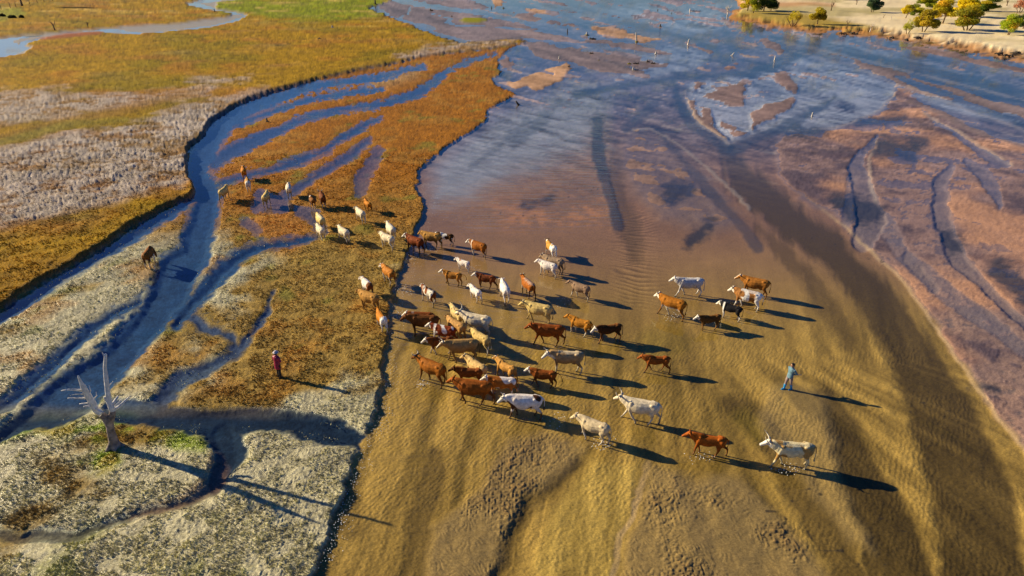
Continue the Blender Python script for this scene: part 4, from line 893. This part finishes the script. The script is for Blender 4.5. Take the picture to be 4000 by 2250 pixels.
def hpx(u,v,px_): return px_/(.893*(v-YH)/CAM_H)
def T_(label,u,v,w_,h_,cols,seed,**k):
    s=.893*(v-YH)/CAM_H; leafy_tree('broadleaf_tree',label,u,v,w_/s*.98,h_/s*1.04,cols,seed,G,**k)
T_('bright yellow tree at the water point, leftmost of the far bank trees',2920,42,66,66,YG,1,skirt=.25)
T_('olive yellow slim tree standing right of the bright yellow tree',2943,51,44,62,GY,2,skirt=.35)
T_('dark green tree left of another dark green tree near the bank point',2983,43,62,66,DG,3,skirt=.3)
T_('dark green tree with two leaning stems, right of its dark twin',3011,42,62,50,DG,4,trunks=2,skirt=.3)
T_('yellow green umbrella shaped tree standing alone above a long dark shadow',3192,96,72,66,[(.20,.15,.012),(.42,.36,.015),(.50,.26,.02)],5,skirt=.42)
T_('blue green round bush tree near the top, left of the yellow grove',3408,48,66,52,BG,6,skirt=.3,trunks=2)
T_('small round yellow tree at the left edge of the big grove',3537,70,46,50,YG,7,skirt=.45)
T_('low dark green bushy tree touching the small round yellow tree',3572,60,62,44,GY,8,skirt=.15)
T_('mid green tree behind the grove, cut by the top edge of the photo',3622,28,76,42,GY,9,skirt=.25)
T_('wide olive and gold tree on slanting stems, front left of the grove',3606,124,112,82,[(.12,.12,.012),(.40,.30,.015),(.50,.36,.02)],10,trunks=2,skirt=.35)
T_('orange topped tree behind the wide olive tree',3682,92,104,92,OR,11,skirt=.3)
T_('large gold and green tree on several thin stems in front of the grove',3776,118,122,92,[(.11,.13,.012),(.44,.34,.015),(.55,.28,.03)],12,trunks=3,skirt=.36)
T_('tall lemon yellow tree at the back of the grove',3760,66,112,76,[(.35,.30,.01),(.62,.50,.012),(.68,.55,.02)],13,skirt=.2)
T_('dark green tree with a yellow tip at the right back of the grove',3862,44,84,54,[(.06,.10,.012),(.16,.20,.015),(.55,.42,.02)],14,skirt=.15)
T_('bright green and orange tree on a thin stem near the right edge',3937,136,84,78,[(.14,.22,.012),(.40,.42,.02),(.60,.32,.02)],15,skirt=.38,trunks=2)
T_('dark green tree cut by the right edge of the photo',3996,112,76,58,DG,16,skirt=.3)
T_('dark tree at the top edge between the grove and the reddish tree',3700,8,60,30,DG,17,skirt=.2)
T_('thin pale green sapling in front of the small round yellow tree',3544,130,42,58,[(.25,.28,.03),(.45,.42,.05)],18,skirt=.45,dens=.28,trunks=2)
T_('small dark green tree at the top edge above the blue green bush',3300,0,40,30,BG,19,skirt=.2)
T_('reddish twiggy tree with sparse leaves at the upper right corner',3981,50,66,50,[(.30,.14,.09),(.45,.22,.12)],20,skirt=.5,dens=.22,trunks=3)
T_('fork stemmed tree with grey bare twigs and one yellow leafy bough',3094,103,60,60,YG,22,skirt=.55,dens=.20,trunks=3,lean=.18)
def bare(label,u,v,hp_,mat,seed,trunks=1,depth=3,name='bare_tree',group='leafless trees of the river bank',thick=.048,cat='tree',spread=.6):
    rnd=random.Random(seed); x,y,z=place(u,v); s=.893*(v-YH)/CAM_H; H_=hp_/s
    o_=thing(name,label,cat,(x,y,z-.1),0,group); mb=MB(); e=[]
    k0=None
    tr=MB(); pts=[V3(0,0,0),V3(rnd.uniform(-.03,.03)*H_,0,.15*H_),V3(rnd.uniform(-.06,.06)*H_,0,.32*H_)]
    r0=max(thick*H_,.05); tr.tube(pts,[r0*1.25,r0,r0*.85],8); tr.build('trunk',mat,o_)
    for i in range(2+trunks):
        a=rnd.uniform(0,6.28); branches(mb,pts[-1]-V3(0,0,.03*H_),V3(math.cos(a)*.6,math.sin(a)*.6,1),r0*.62,H_*.36,depth-1,rnd,e,spread,.15,.35)
    mb.build('branches',mat,o_); return o_
bare('leafless brown tree beside the creek in the meadow at upper left',215,118,46,BARK,31)
bare('faint leafless bush right of the brown tree by the creek',345,108,30,BARK,32)
bare('tall bare brown tree on pale sand near the top edge',3246,41,44,BARK,33)
bare('small crooked bare tree at the end of a long shadow',3309,103,34,BARK,34,depth=2)
bare('bare tree with white lower trunk close to the eroded bank',3398,126,44,PALEBARK,35,depth=3)
bare('short bare brown sapling between the blue green bush and the grove',3451,68,20,BARK,36,depth=2)
bare('short white bare sapling right of the brown sapling',3481,78,24,PALEBARK,37,depth=2)
bare('white dead tree with many twigs standing in the water at the bank point',2841,62,50,PALEBARK,38,trunks=3,thick=.045,spread=.7)
bare('grey bare tree at the top edge near the right corner',3933,22,34,BARK,39)
bare('bare dark tree at the top edge of the pale sand, near the bush',3345,18,26,BARK,40)
# ---------------------------------------------------------------- the big dead tree of the lower left
tx,ty_=from_sheet(448,1742,.1); tz=ground_z(tx,ty_)
dt=thing('dead_tree','bleached dead tree with two broken limbs and a long forked shadow','tree',(tx,ty_,tz-.08))
O_=V3(tx,ty_,tz-.08)
def dpt(a,b_,dy=0): return at_depth(200+a/3.37,1350+b_/3.37,ty_+dy)-O_
TRW=plain('grey_bark',(.27,.22,.20),.9,.35,4,.2,.05,9); LIMB=plain('bleached_wood',(.72,.71,.72),.8,.12,6,.2,.03,14)
k=MB(); k.tube([V3(0,0,-.05),dpt(812,1230),dpt(785,1130),dpt(768,1030),dpt(752,960)],[.29,.20,.175,.175,.19],14)
k.tube([dpt(765,1030),dpt(705,945,-.05),dpt(635,882,-.1)],[.19,.16,.14],10); k.tube([dpt(765,1020),dpt(800,930),dpt(808,850,.05)],[.18,.15,.135],10)
for a,r_ in((.2,.5),(2.2,.42),(4.1,.5),(5.2,.4)): k.tube([V3(math.cos(a)*.15,math.sin(a)*.15,.30),V3(math.cos(a)*r_*.8,math.sin(a)*r_*.8,.04),V3(math.cos(a)*r_*1.2,math.sin(a)*r_*1.2,-.06)],[.12,.09,.04],6)
k.fused('trunk',.045,TRW,dt,2)
def limb(mb,pts,rad,n=10): mb.tube(pts,rad,n)
k=MB(); limb(k,[dpt(650,890,-.1),dpt(590,845,-.15),dpt(540,750,-.25),dpt(480,650,-.35),dpt(430,560,-.45),dpt(398,500,-.5),dpt(372,440,-.52),dpt(352,395,-.55)],[.14,.15,.155,.14,.12,.08,.055,.025])
limb(k,[dpt(470,600,-.4),dpt(440,520,-.42),dpt(430,500,-.42)],[.08,.04,.02],6)
lb=k.fused('limb',.022,LIMB,dt,1)
for i,(pp,rr_) in enumerate((([dpt(440,640,-.4),dpt(330,640,-.7),dpt(250,655,-.9)],[.03,.02,.008]),([dpt(500,650,-.3),dpt(520,590,-.3),dpt(500,530,-.3)],[.035,.02,.01]),([dpt(540,720,-.2),dpt(600,660,-.1),dpt(590,610,-.1)],[.03,.02,.008]),([dpt(420,590,-.4),dpt(290,578,-.7),dpt(200,583,-.8),dpt(128,596,-.9)],[.06,.045,.035,.018]),([dpt(480,690,-.3),dpt(350,692,-.6),dpt(218,694,-.8)],[.05,.04,.03]),([dpt(500,755,-.3),dpt(370,770,-.5)],[.04,.025]),([dpt(580,800,-.2),dpt(480,796,-.4),dpt(425,806,-.5)],[.06,.05,.03]),([dpt(560,820,-.2),dpt(690,880,-.6),dpt(640,930,-.5)],[.04,.03,.015]))):
    s=MB(); s.tube(pp,rr_,7); s.build('branch',LIMB,lb)
k=MB(); limb(k,[dpt(808,870,.05),dpt(795,820,.05),dpt(762,740,.1),dpt(742,600,.15),dpt(725,450,.2),dpt(706,290,.25),dpt(716,130,.3),dpt(722,110,.3)],[.125,.14,.125,.105,.10,.075,.065,.05])
lb2=k.fused('limb',.022,LIMB,dt,1)
for pp,rr_ in (([dpt(735,560,.15),dpt(790,500,.3),dpt(815,470,.4)],[.035,.02,.008]),([dpt(728,480,.2),dpt(690,420,.1)],[.03,.01]),([dpt(840,800,.2),dpt(905,735,.5),dpt(915,690,.6)],[.04,.025,.01]),([dpt(712,150,.3),dpt(690,120,.3),dpt(674,95,.3)],[.05,.035,.02]),([dpt(790,800,.1),dpt(835,735,.3),dpt(880,668,.4)],[.075,.065,.045]),([dpt(810,850,.1),dpt(880,810,.3),dpt(935,760,.5),dpt(1000,700,.7),dpt(1050,660,.8)],[.08,.06,.05,.04,.012]),([dpt(720,720,.1),dpt(700,675,.05)],[.07,.04]),([dpt(770,820,0),dpt(772,920,-.05)],[.03,.012]),([dpt(820,820,.2),dpt(905,790,.5)],[.05,.03])):
    s=MB(); s.tube(pp,rr_,7); s.build('branch',LIMB,lb2)
# ---------------------------------------------------------------- stumps, stakes and drift logs
GS='old stumps and stakes in the shallows'
def stump(label,u,v,hp_,wp,lean=0.,mat=DARKWOOD,moss=0.,name='tree_stump',cat='stump',seed=1,bright=None,log=0.,twig=0):
    rnd=random.Random(seed); x,y,z=place(u,v); z=min(z,.05) if z<.2 else z; s=.893*(v-YH)/CAM_H; H_=.85*hp_/s; W_=max(wp/s*.45,.04)
    o_=thing(name,label,cat,(x,y,z-.12),0,GS)
    k=MB(); k.tube([V3(0,0,0),V3(lean*.3*H_,0,.35*H_),V3(lean*.62*H_,.02,.7*H_),V3(lean*H_,0,H_+.12)],[W_*1.35,W_,W_*.85,W_*.6],9)
    k.tube([V3(lean*H_*.9,0,H_*.85),V3(lean*H_+W_*.5,0,H_+.2+.1*W_)],[W_*.4,W_*.1],6); k.build('trunk',mat,o_)
    r=MB()
    for a in (0.3,2.1,4.0,5.3): r.tube([V3(0,0,.18),V3(math.cos(a)*W_*2,math.sin(a)*W_*2,.10),V3(math.cos(a)*W_*3.4,math.sin(a)*W_*3.4,-.05)],[W_*.55,W_*.4,W_*.12],6)
    r.build('root',mat,o_)
    if moss:
        g=MB(); M_=moss/s*.5; 
        for i in range(7): a=i*.9; g.ball((math.cos(a)*M_*.45,math.sin(a)*M_*.4,.12),M_*rnd.uniform(.4,.6),M_*rnd.uniform(.35,.5),M_*rnd.uniform(.25,.4),6)
        gg=g.fused('moss',max(.04,M_*.1),MOSS,o_,2)
    if log:
        l=MB(); Lg=log/s; l.tube([V3(0,0,.12),V3(Lg*.4,-.1*Lg,.26),V3(Lg*.8,-.14*Lg,.2),V3(Lg,-.2*Lg,.3)],[W_,W_*.8,W_*.55,W_*.2],7); l.tube([V3(Lg*.5,-.1*Lg,.25),V3(Lg*.6,.02*Lg,.6)],[W_*.4,.02],5); l.build('fallen_log',mat,o_)
    if twig:
        l=MB()
        for i in range(twig): a=rnd.uniform(-1,1); l.tube([V3(lean*H_*.7,0,H_*.7),V3(lean*H_+a*H_*.5,rnd.uniform(-.3,.3)*H_,H_*rnd.uniform(.8,1.3))],[W_*.3,.015],5)
        l.build('twig',mat,o_)
    return o_
def SA(l,a,b_,*r,**k): return stump(l,1900+a/2.862,b_/2.862,*r,**k)
SA('dark upright stake beside the thin blue stream, left of the mossy stump',906,362,16,5,seed=1)
SA('dark stump capped by a mossy mound in open water left of the orange bar',1122,395,14,9,moss=22,mat=GREYWOOD,seed=2)
SA('flat dark drift stump just below the mossy mound',1160,437,6,8,log=24,seed=3)
SA('tall pale pole on a mossy base at the end of the orange sand bar',1680,470,42,7,mat=GREYWOOD,moss=18,lean=-.14,seed=4)
SA('small dark stump with a knob standing in the distant pale blue water',1943,300,12,7,moss=10,seed=5)
SA('white leaning pole in blue water near the small round mud bar',2256,495,22,6,mat=PALEBARK,lean=.12,seed=6)
SA('white leaning stump with a dark log near the top right of the flats',2280,125,11,6,mat=PALEBARK,lean=-.2,log=40,seed=7)
SA('tiny dark branch on the pale flats near the top edge',1915,120,7,4,twig=3,seed=8)
SA('thin dark twig standing in the distant flats below the white stump',2070,158,7,3,seed=9)
SA('mossy stump on the tip of the long narrow mud bar',1897,608,12,10,mat=GREYWOOD,moss=9,seed=10)
SA('pale T shaped stump on the purple mud left of the river bend',815,660,14,7,mat=GREYWOOD,twig=2,seed=11)
SA('low dark snag on the middle of the purple mud bar',1160,600,7,5,log=14,seed=12)
SA('olive mossy mound on the lower edge of the mud bar',1598,715,6,5,moss=20,seed=13)
SA('pale stump with a side log where the mud bar meets the river',1640,785,15,7,mat=GREYWOOD,log=22,seed=14)
SA('curved dark driftwood branch beside the mossy mound',1695,715,8,6,log=-22,seed=15)
SA('dark forked stump near the right tip of the mud bar',1797,695,11,6,twig=2,log=12,seed=16)
SA('dark snag with spread twigs at the very tip of the mud bar',1880,712,7,6,twig=3,log=-16,seed=17)
SA('small moss knob in the middle of the dark mud',1258,674,4,4,moss=9,seed=18)
SA('dark post at the small sand spit near the top edge',57,95,9,4,seed=19)
SA('short dark post beside the mossy tuft of the small sand spit',190,95,7,4,moss=14,seed=20)
SA('tiny snag on the pale sand bar right of the grass terrace',915,748,5,4,log=8,seed=21)
stump('dark stump with a long leaning broken branch off the terrace point',2030,412,20,10,lean=-.9,mat=DARKWOOD,moss=14,name='broken_snag',cat='snag',seed=22)
stump('white pole standing in blue water left of the branching river',2688,176,22,6,mat=PALEBARK,seed=23)
stump('slanting white pole at the start of the dark channel',2857,218,14,6,mat=PALEBARK,lean=.8,seed=24)
stump('white pole at the head of the sweeping river bend',3026,236,20,6,mat=PALEBARK,seed=25)
stump('dark pointed stake with pale side and its reflection in the bend',3172,456,20,8,mat=GREYWOOD,moss=9,seed=26)
stump('dark stump on orange grass beside the meadow bank',1044,476,18,8,lean=-.08,seed=27,moss=10)
stump('small dark stump with pale top far out in the golden meadow',1298,108,9,7,mat=GREYWOOD,seed=28)
stump('tiny dark stump in the golden meadow below the pale topped one',1247,152,5,7,seed=29)
stump('slim dark trunk at the top edge where green meadow meets the flats',1466,16,22,6,seed=30)
stump('small twig in the creek bend of the upper meadow',838,45,12,4,seed=31,twig=2)
stump('low snag on the grey mud right of the green meadow edge',1682,42,8,6,twig=2,log=12,seed=32)
stump('small snag on the grey flats above the green islet',1765,65,6,5,twig=2,seed=33)
# eroded root masses along the far bank
for i,(u,v,wp) in enumerate(((3285,134,26),(3330,135,30),(3475,150,22),(3535,160,14),(3582,148,24),(3900,215,26),(3935,222,30),(3962,212,30))):
    s=.893*(v-YH)/CAM_H; x,y,z=place(u,v); rnd=random.Random(50+i); o_=thing('exposed_roots',['dark washed out roots under the far bank, first clump from the left','dark root clump beside the first one under the far bank','small root clump on the low brown shelf of the far bank','tiny root clump on the low brown shelf, right of another','fallen root and branch heap on the brown shelf of the far bank','root tangle at the bank foot near the right edge, left one','root tangle at the bank foot near the right edge, middle one','arching roots near the right edge, highest on the bank'][i],'roots',(x,y,z),0,'exposed roots along the far bank')
    k=MB(); W_=wp/s
    for j in range(9):
        a=rnd.uniform(-.5,.5)*W_; k.tube([V3(a,.3,.25),V3(a+rnd.uniform(-.2,.2)*W_,-.3,.35+rnd.random()*.3),V3(a+rnd.uniform(-.35,.35)*W_,-.9,-.1)],[.14,.10,.05],6)
    k.build('root',DARKWOOD,o_)
# ---------------------------------------------------------------- meadow fence at the top left corner
fo=thing('wire_fence','thin wire fence with wooden posts at the top left corner','fence',(0,0,0))
fx=[]
for u,v in ((-30,36),(4,34),(40,29),(62,25),(88,19),(115,13),(145,9),(172,6),(205,1),(240,-5),(280,-11)):
    x,y=from_sheet(u,v,.62); z=ground_z(x,y); fx.append(V3(x,y,z)); h__=2.0 if len(fx)%2 else 1.7
    k=MB(); k.tube([V3(x,y,z-.2),V3(x+.03,y,z+h__*.6),V3(x,y,z+h__)],[.10,.09,.07],6); k.build('post',BARK,fo)
k=MB()
for zz_ in(.5,1.0,1.5): k.tube([p+V3(0,0,zz_+.05*math.sin(i*2)) for i,p in enumerate(fx)],[.018]*len(fx),4)
k.build('wire',GREYWOOD,fo)
x,y=from_sheet(86,19,.62); z=ground_z(x,y)
lt=thing('leafy_tree','dark trunked tree in the fence line, its crown above the top edge','tree',(x,y,z-.1))
k=MB(); e=[]; k.tube([V3(0,0,0),V3(-.1,0,1.6),V3(-.2,0,3.4),V3(-.1,0,5)],[.42,.26,.24,.22],9); branches(k,V3(-.1,0,4.8),V3(.2,0,1),.2,3,3,random.Random(5),e); k.build('trunk',BARK,lt)
vs=[];fs=[];cc=[]; rnd=random.Random(9)
for i in range(2200):
    c=rnd.choice(e)[0]; p=c+V3(rnd.gauss(0,.8),rnd.gauss(0,.8),rnd.gauss(.3,.6)); n_=V3(rnd.gauss(0,1),rnd.gauss(0,1),rnd.gauss(.5,1)).normalized(); ax=n_.orthogonal().normalized(); ay=n_.cross(ax); s=rnd.uniform(.12,.26); q_=len(vs)
    vs+=[p+ax*s,p+ay*s*.6,p-ax*s,p-ay*s*.6]; fs.append((q_,q_+1,q_+2,q_+3)); cc+=[[.12*rnd.uniform(.7,1.3),.12,.02]]*4
cr=link_mesh('crown',vs,fs,LEAF,lt,False); setcol(cr.data,'leaf',np.array(cc,np.float32))
# dark bushes below the fence
for i,(u,v,wp) in enumerate(((10,64,22),(48,70,30),(85,70,18))):
    x,y,z=place(u,v); s=.893*(v-YH)/CAM_H; rnd=random.Random(70+i); vs=[];fs=[];cc=[]; W_=wp/s
    bo=thing('low_bush',['dark low bush at the left edge below the fence','widest dark low bush of the row below the fence','dark low bush at the right end of the row below the fence'][i],'bush',(x,y,z),0,'dark bushes in the upper meadow')
    for j in range(900):
        a=rnd.uniform(0,6.28); r_=math.sqrt(rnd.random())*W_*.5; p=V3(math.cos(a)*r_,math.sin(a)*r_*.8,rnd.random()*.9*(1-(r_/W_/.5)**2*.6)); n_=V3(rnd.gauss(0,1),rnd.gauss(0,1),rnd.gauss(.5,1)).normalized(); ax=n_.orthogonal().normalized(); ay=n_.cross(ax); s_=rnd.uniform(.1,.22); q_=len(vs)
        vs+=[p+ax*s_,p+ay*s_*.6,p-ax*s_,p-ay*s_*.6]; fs.append((q_,q_+1,q_+2,q_+3)); cc+=[[.05*rnd.uniform(.7,1.5),.06,.02]]*4
    cr=link_mesh('foliage',vs,fs,LEAF,bo,False); setcol(cr.data,'leaf',np.array(cc,np.float32))
    k=MB(); 
    for j in range(5): k.tube([V3(0,0,-.1),V3(rnd.uniform(-.3,.3)*W_,rnd.uniform(-.3,.3),.7)],[.05,.02],5)
    k.build('stem',BARK,bo)
# ---------------------------------------------------------------- the two herders
SKIN=plain('skin',(.52,.28,.17),.55,.06,8,.4)
def hand(k,wr,d,pn,curl=.6,s=1,thumb=1):
    """palm with four bent fingers and a thumb on its side; d along the hand, pn palm normal"""
    d=d.normalized(); pn=(pn-d*pn.dot(d)).normalized(); sd_=d.cross(pn)*s
    k.tube([wr-d*.02,wr+d*.03,wr+d*.085],[(.028,.020),(.040,.017),(.042,.014)],8,side=sd_)
    for i,(o__,ln) in enumerate(((-.030,.068),(-.010,.078),(.011,.072),(.031,.056))):
        b0=wr+d*.078+sd_*o__; c1=curl*(.8+.1*i); a1=(d*math.cos(c1)+pn*math.sin(c1)); c2=c1*1.9; a2=(d*math.cos(c2)+pn*math.sin(c2)); c3=c1*2.5; a3=(d*math.cos(c3)+pn*math.sin(c3))
        p1=b0+a1*ln*.45; p2=p1+a2*ln*.32; p3=p2+a3*ln*.25
        k.tube([b0,p1,p2,p3],[.0095,.009,.008,.006],6)
    t0=wr+d*.028-sd_*.034; t1=t0-sd_*.022+d*.026+pn*.010; t2=t1+d*.026+pn*.016
    k.tube([t0,t1,t2],[.013,.011,.008],6)
def person(label,u,v,heading,H_,feet,arms,hat,jacket,trousers,boots,coatlen,headturn=0.,lean=0.,bootlen=.30,jcol2=None):
    x,y,z=place(u,v); P=thing('person',label,'person',(x,y,z-.03),heading); f=H_/1.7; P.scale=(f,f,f)
    Yv=V3(0,1,0); Xv=V3(1,0,0)
    pel=V3(0,0,.92); che=V3(lean*.30,0,1.28); nk=V3(lean*.5,0,1.46); hd=V3(lean*.62+.015,0,1.585)
    def torso(k,g):
        k.loft([(pel-V3(0,0,.06),.15*g,.10*g,Yv,Xv),(pel+V3(0,0,.05),.165*g,.115*g,Yv,Xv),((pel+che)/2,.150*g,.108*g,Yv,Xv),(che,.180*g,.118*g,Yv,Xv),(che+V3(lean*.1,0,.10),.178*g,.10*g,Yv,Xv),(nk-V3(0,0,.02),.075*g,.07*g,Yv,Xv)],14)
    def leg(k,s,g,top=.92,bot=0.05):
        ft=V3(*feet[0 if s>0 else 1]); hip=V3(0,s*.09,.90); kn=(hip+ft)/2+V3(.03,0,.03); kn.z=.48
        k.tube([hip,(hip+kn)/2,kn,(kn+ft)/2+V3(-.01,0,.05),ft+V3(0,0,bot+.04)],[.088*g,.078*g,.058*g,.056*g,.040*g],10); return kn,ft
    def arm(k,s,g,stop=1.0):
        sh=che+V3(0,s*.175,.09); el=V3(*arms[0 if s>0 else 1][0]); wr=V3(*arms[0 if s>0 else 1][1])
        k.tube([sh,(sh+el)/2,el,(el+wr)/2,el+(wr-el)*stop],[.056*g,.048*g,.042*g,.037*g,.028*g],9); return el,wr
    b_=MB(); torso(b_,.9); 
    for s in(1,-1): leg(b_,s,.85); el,wr=arm(b_,s,.85); a=arms[0 if s>0 else 1]; hand(b_,wr,V3(*a[2]),V3(*a[3]),a[4],s)
    for s in(1,-1): ft=V3(*feet[0 if s>0 else 1]); b_.tube([ft+V3(-.05,0,.06),ft+V3(.05,0,.05),ft+V3(.16,0,.035)],[.045,.042,.03],8,side=Yv)
    b_.tube([nk-V3(0,0,.06),nk+V3(.01,0,.06),hd-V3(0,0,.03)],[.056,.052,.06],10)
    q=Quaternion((0,0,1),headturn); fx_=q@Xv; fy=q@Yv; uz=V3(0,0,1)
    b_.loft([(hd+uz*a+fx_*c,w_,d_,fy,fx_) for a,c,w_,d_ in ((-.115,.022,.030,.035),(-.09,.018,.052,.062),(-.05,.010,.066,.084),(0,0,.075,.094),(.045,-.004,.077,.098),(.085,-.008,.064,.085),(.112,-.008,.035,.05))],14)
    b_.tube([hd+fx_*.088+uz*.02,hd+fx_*.118-uz*.022,hd+fx_*.096-uz*.032],[(.010,.012),(.016,.014),(.012,.008)],6)
    b_.tube([hd+fx_*.082-uz*.062-fy*.024,hd+fx_*.092-uz*.060,hd+fx_*.082-uz*.062+fy*.024],[.007,.010,.007],6)
    for s in(1,-1): b_.ball(hd+fy*(s*.078)-uz*.01,.018,.010,.030,6)
    b_.fused('body',.0085,SKIN,P,2)
    for s in(1,-1): e=MB(); e.ball(hd+fx_*.086+fy*(s*.030)+uz*.012,.011,.012,.009,6); e.build('eye',EYE,P)
    j=MB(); torso(j,1.16); hem=coatlen
    j.loft([(V3(0,0,hem),.185,.150,Yv,Xv),(V3(0,0,.95),.185,.14,Yv,Xv),(V3(lean*.1,0,1.08),.172,.128,Yv,Xv)],14)
    j.tube([nk-V3(0,0,.05),nk+V3(0,0,.03)],[.085,.072],10)
    for s in(1,-1): arm(j,s,1.35,.93)
    j.fused('jacket',.018,jacket,P,2)
    tr=MB()
    for s in(1,-1): leg(tr,s,1.22)
    tr.loft([(V3(0,0,.82),.16,.11,Yv,Xv),(V3(0,0,1.0),.16,.12,Yv,Xv)],12); tr.fused('trousers',.02,trousers,P,2)
    for s in(1,-1):
        ft=V3(*feet[0 if s>0 else 1]); hip=V3(0,s*.09,.90); kn=(hip+ft)/2+V3(.03,0,.03); kn.z=.48
        bt=MB(); up=ft+(kn-ft)*((bootlen+.05)/.48); bt.tube([ft+V3(-.02,0,.03),ft+V3(-.01,0,.10),(ft+up)/2+V3(0,0,.04),up],[.060,.058,.066,.084],10)
        bt.tube([ft+V3(-.07,0,.05),ft+V3(.03,0,.06),ft+V3(.13,0,.05),ft+V3(.20,0,.035)],[(.05,.05),(.052,.055),(.052,.042),(.035,.025)],9,side=Yv); bt.fused('boot',.014,boots,P,2)
    h=MB()
    if hat: h.loft([(hd+uz*.045,.165,.165,fy,fx_),(hd+uz*.055,.155,.155,fy,fx_),(hd+uz*.062,.10,.115,fy,fx_),(hd+uz*.12,.09,.105,fy,fx_),(hd+uz*.15,.05,.06,fy,fx_)],16); h.build('hat',hat,P)
    hr=MB(); hr.loft([(hd+uz*a-fx_*c,w_,d_,fy,fx_) for a,c,w_,d_ in ((-.07,.055,.060,.045),(-.03,.045,.078,.066),(.02,.030,.086,.085),(.06,.018,.087,.098),(.095,.012,.075,.092),(.125,.01,.045,.06))],14)
    hr.build('hair',plain('black_hair',(.012,.010,.010),.5,.2,40,.4),P)
    return P
MAG=plain('magenta_padded_coat',(.30,.006,.06),.45,.2,14,.5,.02,16); DRKC=plain('black_trousers',(.02,.02,.024),.8,.2,12)
BLUJ=plain('blue_grey_jacket',(.12,.23,.31),.7,.2,8,.3,.015,18); GRT=plain('grey_brown_trousers',(.26,.20,.20),.8,.2,8); BOOT=plain('bright_blue_rubber',(.01,.26,.62),.3,.08,6,.5)
HATM=plain('pale_sun_hat',(.50,.46,.52),.8,.2,12); BLB=plain('black_boot_leather',(.015,.015,.018),.5,.2,10)
person('person in a magenta padded coat and pale brimmed hat standing on the muddy grass',1092,1474,R(62),1.68,
  [(.03,.09,0),(-.03,-.09,0)],[((.02,.27,1.12),(.17,.12,1.02),(.5,-.8,-.2),(-.3,0,.2),.7),((.02,-.27,1.12),(.17,-.12,1.05),(.5,.8,-.2),(-.3,0,.2),.7)],
  HATM,MAG,DRKC,BLB,.62,headturn=.2,lean=.04,bootlen=.22)
bp_=person('person in a blue grey jacket and bright blue rubber boots, hands behind the back',3076,1520,R(203),1.64,
  [(-.16,.10,0),(.16,-.10,0)],[((-.14,.29,1.13),(-.16,.06,.98),(-.1,-.9,-.1),(-.6,0,.3),.8),((-.14,-.29,1.13),(-.16,-.06,1.0),(-.1,.9,-.1),(-.6,0,.3),.8)],
  None,BLUJ,GRT,BOOT,.80,headturn=-.25,lean=-.03,bootlen=.30)
# the stick he holds behind him
st=MB(); c0=bp_.matrix_basis@V3(-.20,.10,.98); c1=bp_.matrix_basis@V3(-.62,-.02,.74)
c0=Vector(bp_.location)+Quaternion((0,0,1),R(203))@V3(-.18,-.06,.965)*.965; c1=c0+Quaternion((0,0,1),R(203))@V3(-.50,.18,-.12)
st.tube([c0-(c1-c0)*.22,c0,(c0+c1)/2,c1],[.014,.014,.012,.010],7); tag(st.build('herding_stick',plain('pale_cane',(.62,.52,.62),.6,.1,10)),'short pale stick held behind the back of the person in blue','stick')
print('all done',round(time.time()-T0,1))
